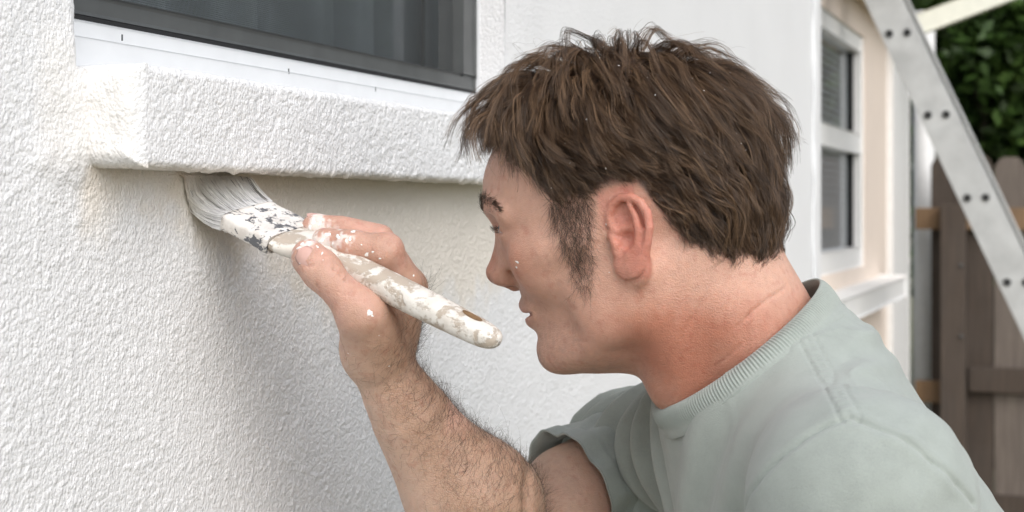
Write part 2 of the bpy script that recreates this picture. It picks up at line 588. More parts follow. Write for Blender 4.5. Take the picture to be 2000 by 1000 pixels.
# far window
fwin = empty("window", W((fwL + fwR) / 2, -REC - 0.05, zFb))
fwin.parent = house
fwin.matrix_parent_inverse = mat_inv(house)
tag(fwin, "white two-sash window in the recessed peach wall")
fw_ = 0.055
zMid = wall_hit(1650, 278, -REC - 0.04)[1]
for nm, a in (("frame_stile", (fwR - fw_, fwR, zFb, zFt)), ("frame_stile", (fwL, fwL + fw_, zFb, zFt)), ("frame_rail", (fwL + fw_, fwR - fw_, zFt - 0.06, zFt)), ("frame_rail", (fwL + fw_, fwR - fw_, zFb, zFb + 0.07)), ("frame_rail", (fwL + fw_, fwR - fw_, zMid - 0.035, zMid + 0.035))):
    wbox(nm, a[0], a[1], -REC - 0.06, -REC - 0.012, a[2], a[3], M["white_far"], fwin, bevel=0.004)
for z0, z1 in ((zFb + 0.07, zMid - 0.035), (zMid + 0.035, zFt - 0.06)):
    wbox("gasket", fwR - fw_ - 0.03, fwR - fw_ - 0.001, -REC - 0.055, -REC - 0.035, z0, z1, M["gasket"], fwin)
    p = quad("pane", W(fwL, -REC - 0.045, z0), W(fwR - fw_, -REC - 0.045, z0), W(fwR - fw_, -REC - 0.045, z1), W(fwL, -REC - 0.045, z1), M["glass"], fwin)
    k = 0
for z in np.arange(zFb + 0.08, zFt - 0.07, 0.024):
    c = W((fwL + fwR - 0.16) / 2, -REC - 0.060, z)
    box_frame("blind_slat", c, S, nrm(UP - 0.45 * N), nrm(N + 0.45 * UP), (fwR - fwL - 0.2) / 2, 0.013, 0.0006, M["blinds"], fwin)
quad("dark_room", W(fwL - 0.3, -REC - 0.25, zFb - 0.2), W(fwR + 0.3, -REC - 0.25, zFb - 0.2), W(fwR + 0.3, -REC - 0.25, zFt + 0.2), W(fwL - 0.3, -REC - 0.25, zFt + 0.2), M["room"], fwin)  # flat dark sheet painted as the unlit room
# white corner board
sCb, _ = far_hit(1742, 300, -REC + 0.02)
wbox("corner_board", sCb, sFarEnd + 0.004, -REC + 0.003, -REC + 0.022, 0.0, Z_TOP - 0.3, M["white_far"], bevel=0.003)
# soffit over the recess
zSof = wall_hit(1660, 8, -REC + 0.05)[1] + 0.05
wbox("soffit", sEnd + 0.004, sFarEnd - 0.6, -REC + 0.002, -REC + 0.12, zSof + 0.03, zSof + 0.07, M["soffit"])
wbox("roof_edge", s_near, sFarEnd + 0.25, -1.5, -0.02, Z_TOP + 0.003, Z_TOP + 0.1, M["soffit"])

# ------------------------------------------------------------------ the near window
DW = -0.030                                       # face of the window frame, set back from the plaster
win = empty("window", W((sL_open + sR_open) / 2, DW, zT))
win.parent = house
win.matrix_parent_inverse = mat_inv(house)
tag(win, "white framed window with grey insect screen and dark glass")
sA = sL_open - 0.02
_, zRt = wall_hit(500, 104, DW)                   # top edge of the white bottom rail
sSt, _ = wall_hit(936, 100, DW)                   # dark screen frame ends here, white jamb begins
wbox("frame_rail", sA, sR_open, DW - 0.06, DW, zT - 0.03, zRt, M["white_trim"], win, bevel=0.0015)
wbox("frame_lip", sA, sSt, DW + 0.0005, DW + 0.007, zT - 0.03, zRt - 0.0125, M["white_trim"], win, bevel=0.001)
wbox("frame_stile", sSt + 0.001, sR_open, DW - 0.06, DW - 0.002, zRt + 0.0005, Z_OPEN_TOP, M["white_trim"], win, bevel=0.0015)
sJ, _ = wall_hit(962, 100, DW + 0.012)
wbox("jamb_liner", sJ, sR_open + 0.02, DW + 0.0, -0.004, zT - 0.02, Z_OPEN_TOP, M["white_trim"], win, bevel=0.002)
wbox("frame_rail", sA, sR_open, DW - 0.06, DW, Z_OPEN_TOP - 0.04, Z_OPEN_TOP + 0.02, M["white_trim"], win)
wbox("gasket", sA, sSt, DW - 0.03, DW - 0.004, zRt + 0.0004, zRt + 0.0045, M["gasket"], win)
wbox("screen_frame", sA, sSt - 0.0004, DW - 0.032, DW - 0.007, zRt + 0.005, zRt + 0.021, M["screen_frame"], win, bevel=0.003)
wbox("screen_frame", sSt - 0.040, sSt - 0.0005, DW - 0.031, DW - 0.006, zRt + 0.0215, Z_OPEN_TOP - 0.04, M["screen_frame"], win, bevel=0.003)
for px, py in ((241, 72), (566, 138), (735, 173)):
    s_, z_ = wall_hit(px, py, DW + 0.008)
    wbox("weep_slot", s_ - 0.0004, s_ + 0.0004, DW + 0.0065, DW + 0.0074, z_ - 0.0028, z_ + 0.0018, M["screen_frame"], win)
z0s = zRt + 0.0205
scr = quad("insect_screen", W(sA, DW - 0.016, z0s), W(sSt - 0.04, DW - 0.016, z0s), W(sSt - 0.04, DW - 0.016, Z_OPEN_TOP - 0.04), W(sA, DW - 0.016, Z_OPEN_TOP - 0.04), M["screen"], win)
uvl = scr.data.uv_layers.new(name="UVMap")
LW, LH = sSt - 0.04 - sA, Z_OPEN_TOP - 0.04 - z0s
for i, uv in enumerate(((0, 0), (LW, 0), (LW, LH), (0, LH))):
    uvl.data[i].uv = uv
quad("pane", W(sA, DW - 0.040, zRt), W(sSt, DW - 0.040, zRt), W(sSt, DW - 0.040, Z_OPEN_TOP), W(sA, DW - 0.040, Z_OPEN_TOP), M["glass"], win)
# curtain inside and the dim room behind it
V, Fq = [], []
cx = np.linspace(sA + 0.16, sSt + 0.05, 160)
for s in cx:
    d = 0.10 + 0.022 * math.sin(s * 47 + 1.5 * math.sin(s * 13)) + 0.008 * math.sin(s * 130)
    V += [W(s, DW - d, zT - 0.2), W(s, DW - d * 1.05, Z_OPEN_TOP)]
for i in range(len(cx) - 1):
    Fq.append((2 * i, 2 * i + 2, 2 * i + 3, 2 * i + 1))
mesh_obj("curtain", V, Fq, M["curtain"], win, smooth=True)
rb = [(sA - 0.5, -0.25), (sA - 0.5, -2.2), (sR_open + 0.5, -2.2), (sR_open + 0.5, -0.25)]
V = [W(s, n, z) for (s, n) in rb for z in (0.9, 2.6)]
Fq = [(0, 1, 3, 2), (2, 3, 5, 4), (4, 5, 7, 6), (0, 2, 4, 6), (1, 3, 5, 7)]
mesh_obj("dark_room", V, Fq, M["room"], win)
# plaster reveal of the opening
for s_, n_ in ((sL_open, -0.006), (sR_open + 0.0004, 0.0)):
    rv = quad("opening_reveal", W(s_, n_, Z_OPEN_BOT - 0.02), W(s_, -0.10, Z_OPEN_BOT - 0.02), W(s_, -0.10, Z_OPEN_TOP), W(s_, n_, Z_OPEN_TOP), M["stucco"], house)
    a = rv.data.attributes.new("paint", "FLOAT", "POINT"); a.data.foreach_set("value", np.ones(4, dtype=np.float32))

# ------------------------------------------------------------------ ladder leaning on the eave of the recess
lad = None
def ladder():
    zc = 4.6
    c = P(1920, 410, zc)
    lean = nrm(-0.455 * N + UP)                        # up the stile
    across = nrm(np.cross(S, lean))                    # width of the stile's web
    if across[0] < 0: across = -across
    t_bot = -c[2] / lean[2]
    foot = c + lean * t_bot
    L0, L1 = t_bot + 0.001, 1.15
    root = empty("ladder", foot)
    tag(root, "worn aluminium ladder leaning on the house eave, hollow rung ends showing", "ladder")
    hw = 0.046
    for k, off in enumerate((0.0, 0.40)):
        o = c + S * off + lean * (L0 + L1) / 2
        st = box_frame("stile", o, S, across, lean, 0.002, hw, (L1 - L0) / 2, M["alu"], root)
        for sg in (-1, 1):
            box_frame("flange", o + across * sg * (hw + 0.0025) + S * (0.019 if k == 0 else -0.019), S, across, lean, 0.021, 0.0022, (L1 - L0) / 2, M["alu"], st, bevel=0.0008)
    t0 = (CAM_Z - 0) * 0
    # rung pairs: positions measured along the stile from the pixel rows
    for t in [0.317 + 0.276 * (i - 7) for i in range(10)]:
        rung = empty("rung", c + lean * t)
        rung.parent = root
        rung.matrix_parent_inverse = mat_inv(root)
        for sg in (-1, 1):
            p = c + lean * (t - 0.0105 * sg) + across * (0.0245 * sg - 0.002)
            V, Fq = tube([p - S * 0.006, p + S * 0.406], 0.0125, 14, cap=False)
            tb = mesh_obj("tube", V, Fq, M["alu"], rung, smooth=True)
            V, Fq = tube([p - S * 0.0065, p - S * 0.0055], 0.0112, 14)
            mesh_obj("hollow_end_shade", V, Fq, M["hole"], rung)  # near-black disc: the shade inside the tube put into colour
    for k, off in enumerate((0.0, 0.40)):
        box_frame("foot", foot + S * off + lean * 0.02, S, across, lean, 0.012, hw + 0.012, 0.02, M["gasket"], root)
ladder()

# ------------------------------------------------------------------ fence running out from the house corner
corner = W(sFarEnd, -REC, 0)
def fence():
    o = corner + N * 0.07 + S * 0.28
    root = empty("fence", o)
    tag(root, "weathered dog-eared wooden fence and gate beside the house corner", "fence")
    def piece(name, x0, x1, d0, d1, z0, z1, mat, bevel=0.003):
        c = o + N * (x0 + x1) / 2 + S * (d0 + d1) / 2 + UP * (z0 + z1) / 2
        return box_frame(name, c, N, S, UP, (x1 - x0) / 2, abs(d1 - d0) / 2, (z1 - z0) / 2, mat, root, bevel)
    # pickets with clipped corners, on the far side of the rails
    def picket(x, w, top, mat, dep):
        V, Fq = [], []
        prof = [(-w / 2, 0.03), (w / 2, 0.03), (w / 2, top - 0.05), (w / 2 - 0.02, top - 0.012), (w / 2 - 0.04, top), (-w / 2 + 0.04, top), (-w / 2 + 0.02, top - 0.012), (-w / 2, top - 0.05)]
        n = len(prof)
        for d in (dep, dep + 0.018):
            for (a, z) in prof:
                V.append(o + N * (x + a) + S * d + UP * z)
        Fq.append(tuple(range(n)))
        Fq.append(tuple(range(2 * n - 1, n - 1, -1)))
        for i in range(n):
            j = (i + 1) % n
            Fq.append((i, i + n, j + n, j))
        mesh_obj("picket", V, Fq, mat, root)
    xs = 0.085
    k = 0
    while xs < 4.2:
        w = 0.13 + 0.012 * random.random()
        picket(xs, w, 1.79 + 0.02 * random.random(), M["wood_brown"] if k < 2 else M["wood_grey"], 0.045)
        xs += w + 0.006 + 0.01 * random.random() * (k > 2)
        k += 1
    piece("rail", -0.05, 4.2, -0.002, 0.040, 1.46, 1.56, M["wood_orange"])
    piece("rail", 0.19, 4.2, -0.010, 0.038, 0.72, 0.83, M["wood_brown"])
    piece("rail", -0.05, 0.07, 0.0, 0.040, 0.66, 0.76, M["wood_orange"])
    piece("rail", 0.19, 4.2, -0.002, 0.040, 0.15, 0.25, M["wood_brown"])
    piece("post", 0.072, 0.18, -0.11, -0.013, 0.0, 1.575, M["wood_brown"], 0.006)
    piece("post", 1.35, 1.45, -0.11, -0.013, 0.0, 1.68, M["wood_brown"], 0.006)
    piece("post", 3.35, 3.45, -0.11, -0.013, 0.0, 1.68, M["wood_brown"], 0.006)
    # latch bolts
    for z in (1.30, 0.98):
        c = o + N * 0.165 + S * -0.118 + UP * z
        V, Fq = tube([c - S * 0.004, c + S * 0.012], 0.008, 10)
        mesh_obj("bolt", V, Fq, M["screen_frame"], root, smooth=True)
fence()
# downspout beyond the corner
ds = corner + N * 0.035 + S * 0.55
V, Fq = tube([ds + UP * 0.02, ds + UP * 2.5], 0.05, 14)
dp = mesh_obj("downspout", V, Fq, M["white_far"], house, smooth=True)
# pale beam of the lean-to: from the house corner up to a post out in the yard
def beam():
    a = P(1786, 52, 6.4)
    b = P(2330, -155, 6.1)
    root = empty("lean_to_frame", (b[0], b[1], 0))
    tag(root, "pale painted slanting beam behind the top of the ladder", "beam")
    d = nrm(b - a)
    a = a - d * 0.30
    side = nrm(np.cross(d, UP))
    up = np.cross(side, d)
    box_frame("rafter", (a + b) / 2, d, side, up, np.linalg.norm(b - a) / 2, 0.03, 0.042, M["pale_beam"], root, 0.006)
    box_frame("post", np.array([b[0] - 0.02, b[1] + 0.075, (b[2] + 0.04) / 2]), np.array([1., 0, 0]), np.array([0, 1., 0]), UP, 0.045, 0.04, (b[2] + 0.04) / 2, M["pale_beam"], root, 0.005)
beam()
# ------------------------------------------------------------------ trees beyond the fence
def leaf_mat():
    m = Mat("broad_leaf_foliage")
    v = m.coord()
    f = m.noise(v, 3.0, 3)
    g2 = m.noise(v, 40.0, 2)
    c = m.ramp(m.math("ADD", m.math("MULTIPLY", f, 0.5), m.math("MULTIPLY", g2, 0.5)), [(0.3, (0.025, 0.055, 0.014)), (0.52, (0.065, 0.125, 0.026)), (0.72, (0.15, 0.23, 0.05))])
    m.set(Base_Color=c, Roughness=0.45)
    m.b.inputs["Specular IOR Level"].default_value = 0.5
    tl = m.node("ShaderNodeBsdfTranslucent")
    m.l.new(c, tl.inputs["Color"])
    mx = m.node("ShaderNodeMixShader")
    mx.inputs[0].default_value = 0.25
    m.l.new(m.b.outputs[0], mx.inputs[1])
    m.l.new(tl.outputs[0], mx.inputs[2])
    m.l.new(mx.outputs[0], m.out.inputs["Surface"])
    return m.m
M["leaf"] = leaf_mat()
M["bark"] = simple("tree_bark", (0.09, 0.075, 0.06), 0.9, var=0.35, scale=14, bump=0.6, bscale=40, bdist=0.01)

def tree(base, height, crown_c, crown_r, n_leaf, seed, label):
    r = np.random.default_rng(seed)
    root = empty("tree", base)
    tag(root, label, "tree", "trees beyond the fence")
    top = np.array(base) + [0, 0, height]
    cc = np.asarray(crown_c, float)
    path = [np.array(base) + [0, 0, -0.1], np.array(base) + [0.04, 0.03, height * 0.4], cc + [0, 0, -0.2 * crown_r[2]], cc + [0.1, 0, 0.5 * crown_r[2]]]
    V, Fq = tube(path, [0.17, 0.13, 0.09, 0.03], 10)
    tr = mesh_obj("trunk", V, Fq, M["bark"], root, smooth=True)
    LV, LF = [], []
    cl = []
    for i in range(60):
        d = nrm(r.normal(size=3))
        q = cc + d * np.asarray(crown_r) * (0.35 + 0.6 * r.random() ** 0.5)
        cl.append(q)
        if i % 5 == 0:
            st = path[1] + (path[2] - path[1]) * r.random()
            midp = (st + q) / 2 + [0, 0, 0.15]
            v2, f2 = tube([st, midp, q], [0.05, 0.03, 0.01], 6)
            b = len(LV)
            LV += list(v2)
            LF += [tuple(x + b for x in f) for f in f2]
    mesh_obj("limbs", LV, LF, M["bark"], root, smooth=True)
    cl = np.array(cl)
    k = r.integers(0, len(cl), n_leaf)
    pos = cl[k] + r.normal(size=(n_leaf, 3)) * np.array(crown_r) * 0.16
    nn = r.normal(size=(n_leaf, 3)) + np.array([0, -0.2, 0.9])
    nn /= np.linalg.norm(nn, axis=1, keepdims=True)
    t = np.cross(nn, r.normal(size=(n_leaf, 3)))
    t /= np.linalg.norm(t, axis=1, keepdims=True)
    b = np.cross(nn, t)
    sz = (0.035 + 0.035 * r.random(n_leaf))[:, None]
    V = np.stack([pos - t * sz, pos + b * sz * 0.5 - nn * sz * 0.1, pos + t * sz, pos - b * sz * 0.5 - nn * sz * 0.1], 1).reshape(-1, 3)
    Fq = np.arange(n_leaf * 4).reshape(-1, 4)
    mesh_obj("crown", V, Fq, M["leaf"], root)
tree((2.9, 9.3, 0), 2.6, (2.95, 9.3, 2.75), (1.25, 0.9, 1.5), 26000, 3, "dark green leafy tree whose crown fills the view above the fence by the ladder")
tree((4.6, 11.6, 0), 3.0, (4.2, 11.8, 3.6), (2.1, 1.2, 2.2), 26000, 4, "larger leafy tree standing further back, seen through gaps of the nearer crown")
tree((5.8, 7.2, 0), 3.2, (5.8, 7.2, 3.6), (1.9, 1.6, 2.0), 16000, 5, "unseen leafy tree added beyond the fence end to darken window reflections")  # out-of-view tree, added so the near glass reflects darker

# ------------------------------------------------------------------ paint brush
BT = P(482, 421, 1.160)
BH = P(972, 667, 1.055)
BA = nrm(BH - BT)
BW = S + 0.27 * UP
BW = nrm(BW - BA * np.dot(BW, BA))
BN = np.cross(BA, BW)
if BN[2] < 0: BN = -BN
BLEN = float(np.linalg.norm(BH - BT))
print("BRUSH length", BLEN, "normal", BN)
def painted(name, under, paint, scale, lo, hi, metal=0.0, rough_u=0.5):
    m = Mat(name)
    v = m.coord()
    f = m.noise(v, scale, 6, 0.62, 0.8)
    fine = m.noise(v, scale * 6, 4)
    mask = m.ramp(m.math("ADD", m.math("MULTIPLY", f, 0.8), m.math("MULTIPLY", fine, 0.2)), [(lo, (0, 0, 0)), (hi, (1, 1, 1))])
    pc = m.ramp(m.noise(v, scale * 1.7, 3), [(0.35, paint), (0.65, tuple(c * 0.84 for c in (paint[0], paint[1] * 0.97, paint[2] * 0.94)))])
    m.set(Base_Color=m.mix(mask, (*under, 1), pc), Roughness=0.5)
    m.l.new(m.math("MULTIPLY", m.math("SUBTRACT", 1.0, mask), metal), m.b.inputs["Metallic"])
    m.bump(m.math("ADD", mask, m.math("MULTIPLY", fine, 0.5)), 0.6, 0.0008)
    return m.m
M["handle"] = painted("paint_smeared_wooden_handle", (0.47, 0.40, 0.33), (0.80, 0.77, 0.72), 60.0, 0.46, 0.53)
M["ferrule"] = painted("paint_crusted_metal_ferrule", (0.17, 0.175, 0.19), (0.84, 0.81, 0.78), 75.0, 0.44, 0.47, metal=0.4)
brush = empty("paint_brush", BT)
tag(brush, "wide paint brush caked in white paint held against the wall under the sill", "brush")
def bpt(t, w, h): return BT + BA * t + BW * w + BN * h
def brush_loft(name, stations, mat, nseg=40, expo=2.6):
    st = np.array(stations)
    V, Fq = [], []
    ts = st[:, 0]
    for i, (t, w, h, wo) in enumerate(st):
        for k in range(nseg):
            a = 2 * math.pi * k / nseg
            c, s_ = math.cos(a), math.sin(a)
            V.append(bpt(t, wo + w * math.copysign(abs(c) ** (2 / expo), c), h * math.copysign(abs(s_) ** (2 / expo), s_)))
    n = nseg
    for i in range(len(st) - 1):
        for k in range(n):
            k2 = (k + 1) % n
            Fq.append((i * n + k, i * n + k2, (i + 1) * n + k2, (i + 1) * n + k))
    Fq.append(tuple(range(n)))
    Fq.append(tuple(range(len(st) * n - 1, (len(st) - 1) * n - 1, -1)))
    return mesh_obj(name, V, Fq, mat, brush, smooth=True)
def resample(st, k):
    st = np.array(st, float)
    t = np.linspace(0, len(st) - 1, k)
    out = []
    for x in t:                                     # Catmull-Rom through the stations
        i = min(int(x), len(st) - 2)
        f = x - i
        p0, p1, p2, p3 = st[max(i - 1, 0)], st[i], st[i + 1], st[min(i + 2, len(st) - 1)]
        out.append(0.5 * (2 * p1 + (p2 - p0) * f + (2 * p0 - 5 * p1 + 4 * p2 - p3) * f * f + (3 * p1 - p0 - 3 * p2 + p3) * f ** 3))
    return out
fer = brush_loft("ferrule", [(-0.001, 0.027, 0.0066, 0), (0.0, 0.0284, 0.0078, 0), (0.004, 0.0288, 0.0082, 0), (0.005, 0.0282, 0.0077, 0), (0.02, 0.0284, 0.0078, 0), (0.038, 0.0284, 0.0078, 0), (0.039, 0.0290, 0.0083, 0), (0.045, 0.0290, 0.0083, 0), (0.046, 0.0282, 0.0076, 0)], M["ferrule"], 64, 5.0)
brush_loft("handle", resample([(0.044, 0.0272, 0.0070, 0), (0.052, 0.0266, 0.0078, 0), (0.064, 0.0215, 0.0088, 0), (0.080, 0.0150, 0.0096, 0), (0.10, 0.0122, 0.0100, 0), (0.135, 0.0122, 0.0104, 0), (0.175, 0.0120, 0.0100, 0), (BLEN - 0.02, 0.0112, 0.0088, 0), (BLEN - 0.006, 0.0096, 0.0074, 0), (BLEN, 0.0058, 0.0045, 0), (BLEN + 0.0015, 0.001, 0.001, 0)], 48), M["handle"], 40, 2.4)
M["brown_hole"] = simple("brown_hole_shade", (0.20, 0.12, 0.06), 0.6, var=0.3, scale=200)
hc = BLEN - 0.024
V, Fq = [], []
for k in range(20):
    a = 2 * math.pi * k / 20
    V.append(bpt(hc + 0.0085 * math.cos(a), 0.0036 * math.sin(a), 0.00935 - 0.35 * (0.0036 * math.sin(a)) ** 2 / 0.011 - 0.055 * (0.0085 * math.cos(a))))
Fq.append(tuple(range(20)))
mesh_obj("hanging_hole_patch", V, Fq, M["brown_hole"], brush)  # flat brown patch, the hole's shade put into its colour

def bristle_mat():
    m = Mat("paint_loaded_bristles")
    t = m.attr("along", "Fac")
    r_ = m.attr("rnd", "Fac")
    c = m.ramp(t, [(0.0, (0.88, 0.88, 0.88)), (0.12, (0.78, 0.78, 0.79)), (0.35, (0.90, 0.89, 0.87)), (0.75, (0.86, 0.80, 0.72)), (0.97, (0.45, 0.34, 0.24))])
    c = m.mix(m.ramp(r_, [(0.10, (1, 1, 1)), (0.16, (0, 0, 0))]), c, (0.30, 0.28, 0.27, 1))
    m.set(Base_Color=c, Roughness=0.5)
    return m.m
M["bristle"] = bristle_mat()
def bristles(n=5600, k=9):
    r = np.random.default_rng(12)
    u = r.random(n) * 2 - 1
    v = r.random(n) * 2 - 1
    # paint sticks neighbouring bristles into locks
    lock = np.round(u * 17 + 0.6 * np.round(v * 2)) / 17.0
    jit = vnoise(np.c_[lock * 30, np.round(v * 2) * 3, np.zeros(n)], 1.7, 3) - 0.5
    s = np.linspace(0, 1, k)[None, :, None]
    p0 = BT + np.outer(u * 0.0275, BW) + np.outer(v * 0.0066, BN)
    L = (0.058 + 0.006 * r.random(n) + 0.010 * jit)[:, None, None]
    near = (-u)[:, None, None]
    base = p0[:, None, :] - BA * L * (s * 1.0 - 0.38 * s ** 2.2)
    bend = UP * L * (0.58 + 0.16 * near + 0.25 * jit[:, None, None] - 0.12 * v[:, None, None]) * s ** 2.1
    fan = BW * (lock[:, None, None] * 0.5 + u[:, None, None] * 0.5) * 0.016 * s ** 1.6 - N * 0.004 * s ** 2
    sag = -UP * 0.012 * np.maximum(0, near - 0.35) * np.sin(np.pi * s * 0.8)
    ridge = (vnoise(np.c_[lock * 26, np.zeros(n), np.zeros(n)], 1.9, 5) - 0.5)[:, None, None]
    p = base + bend + fan + sag + BN * ridge * 0.005 * np.sin(np.pi * np.minimum(1, s * 1.2)) + (r.normal(size=(n, 1, 3)) * 0.0014) * s
    # stop at the wall and under the sill
    d = (p - B0) @ N
    lim = 0.0028
    push = np.maximum(0, lim - d)
    p = p + push[..., None] * N + push[..., None] * UP * 0.5
    d = (p - B0) @ N
    over = np.maximum(0, p[..., 2] - (zB - 0.0022))
    p[..., 2] -= over
    p = p - S * (over * 0.5 * 1.0)[..., None]
    # three-sided tubes
    t = np.gradient(p, axis=1)
    t /= np.maximum(np.linalg.norm(t, axis=2, keepdims=True), 1e-9)
    x = np.cross(t, BW)
    x /= np.maximum(np.linalg.norm(x, axis=2, keepdims=True), 1e-9)
    y = np.cross(t, x)
    rad = 0.00030 * (1.0 - 0.55 * s ** 2)
    V = np.stack([p + rad * (math.cos(a) * x + math.sin(a) * y) for a in (0, 2.094, 4.189)], 2)
    idx = np.arange(n * k * 3).reshape(n, k, 3)
    Fq = np.stack([idx[:, :-1], np.roll(idx, -1, 2)[:, :-1], np.roll(idx, -1, 2)[:, 1:], idx[:, 1:]], -1).reshape(-1, 4)
    o = mesh_obj("bristles", V.reshape(-1, 3), Fq, M["bristle"], brush, smooth=True)
    tag(o, kind="stuff")
    at = o.data.attributes.new("along", "FLOAT", "POINT")
    at.data.foreach_set("value", np.broadcast_to(s[..., 0][:, :, None], (n, k, 3)).astype(np.float32).ravel())
    at = o.data.attributes.new("rnd", "FLOAT", "POINT")
    rl = vnoise(np.c_[lock * 40, v * 3, np.zeros(n)], 1.3, 8)
    rl = np.where(r.random(n) < 0.9, rl, r.random(n))
    at.data.foreach_set("value", np.broadcast_to(rl[:, None, None], (n, k, 3)).astype(np.float32).ravel())
bristles()
# ------------------------------------------------------------------ implicit-surface modelling for the person
def smin(a, b, k):
    if k <= 0: return np.minimum(a, b)
    h = np.maximum(k - np.abs(a - b), 0) / k
    return np.minimum(a, b) - h * h * k * 0.25
def smax(a, b, k): return -smin(-a, -b, k)

class Frame:
    def __init__(self, o, R): self.o, self.R = np.asarray(o, float), np.asarray(R, float)   # rows of R = local axes
    def w(self, p): return self.o + np.asarray(p, float) @ self.R
    def l(self, p): return (p - self.o) @ self.R.T
WORLD = Frame((0, 0, 0), np.eye(3))

class Field:
    def __init__(self): self.ops = []
    def add(self, fn, lo, hi, k=0.0, sub=False):
        self.ops.append([fn, np.asarray(lo, float), np.asarray(hi, float), k, sub])
    def close(self):
        """grow every box by its own blend width plus the widest blend still to come"""
        later = 0.0
        for op in reversed(self.ops):
            pad = op[3] + later + 0.006
            op[1], op[2] = op[1] - pad, op[2] + pad
            if not op[4]: later = max(later, op[3])
        return self
    def cone(self, a, b, ra, rb, k=0.01, sub=False, fr=WORLD):
        a, b = fr.w(a).astype(np.float32), fr.w(b).astype(np.float32)
        ra, rb = np.float32(ra), np.float32(rb)
        ab = b - a
        L2 = max(float(ab @ ab), 1e-12)
        def fn(p):
            q = p - a
            h = np.clip((q @ ab) / L2, 0, 1)
            d = q - h[..., None] * ab
            return np.sqrt((d * d).sum(-1)) - (ra + (rb - ra) * h)
        r = max(ra, rb)
        self.add(fn, np.minimum(a, b) - r, np.maximum(a, b) + r, k, sub)
    def chain(self, pts, rad, k=0.01, sub=False, fr=WORLD):
        pts = [fr.w(p) for p in pts]
        pts = np.array(pts, np.float32)
        rad = np.broadcast_to(np.asarray(rad, np.float32), (len(pts),))
        def fn(p):
            best = None
            for i in range(len(pts) - 1):
                a, b = pts[i], pts[i + 1]
                ab = b - a
                q = p - a
                h = np.clip((q @ ab) / max(float(ab @ ab), 1e-12), 0, 1)
                d = q - h[..., None] * ab
                d = np.sqrt((d * d).sum(-1)) - (rad[i] + (rad[i + 1] - rad[i]) * h)
                best = d if best is None else np.minimum(best, d)
            return best
        r = rad.max()
        self.add(fn, pts.min(0) - r, pts.max(0) + r, k, sub)
    def ell(self, c, r, k=0.01, sub=False, fr=WORLD, rot=None):
        r = np.asarray(r, np.float32)
        R = (fr.R if rot is None else np.asarray(rot) @ fr.R).astype(np.float32)
        c = fr.w(c).astype(np.float32)
        def fn(p):
            q = (p - c) @ R.T
            k0 = np.sqrt(((q / r) ** 2).sum(-1))
            k1 = np.sqrt(((q / (r * r)) ** 2).sum(-1))
            return k0 * (k0 - 1.0) / np.maximum(k1, 1e-9)
        self.add(fn, c - r.max(), c + r.max(), k, sub)
    def eval(self, p):
        """p (n, 3); nearby points are worked through together so that far primitives drop out early"""
        p = np.asarray(p, np.float32)
        n = len(p)
        cell = np.floor((p + 2.0) / 0.02).astype(np.int64)
        order = np.argsort((cell[:, 0] * 1000 + cell[:, 1]) * 1000 + cell[:, 2], kind="stable") if n > 3000 else np.arange(n)
        out = np.empty(n, np.float32)
        LO = np.array([o[1] for o in self.ops]); HI = np.array([o[2] for o in self.ops])
        for i in range(0, n, 1200):
            ii = order[i:i + 1200]
            q = p[ii]
            f = np.full(len(q), 1.0, np.float32)
            lo, hi = q.min(0), q.max(0)
            for j in np.nonzero(((HI > lo) & (LO < hi)).all(1))[0]:
                fn, _, _, k, sub = self.ops[j]
                d = fn(q)
                f = smax(f, -d, k) if sub else smin(f, d, k)
            out[ii] = f
        return out
    def eval_blocks(self, p, c, half):
        """p (nb, m, 3) block points, c block centres, half block half-size"""
        f = np.full(p.shape[:2], 1.0, np.float32)
        for fn, lo, hi, k, sub in self.ops:
            m = np.nonzero(((c > lo - half) & (c < hi + half)).all(1))[0]
            if len(m) == 0: continue
            for i in range(0, len(m), 1500):
                mm = m[i:i + 1500]
                d = fn(p[mm])
                f[mm] = smax(f[mm], -d, k) if sub else smin(f[mm], d, k)
        return f

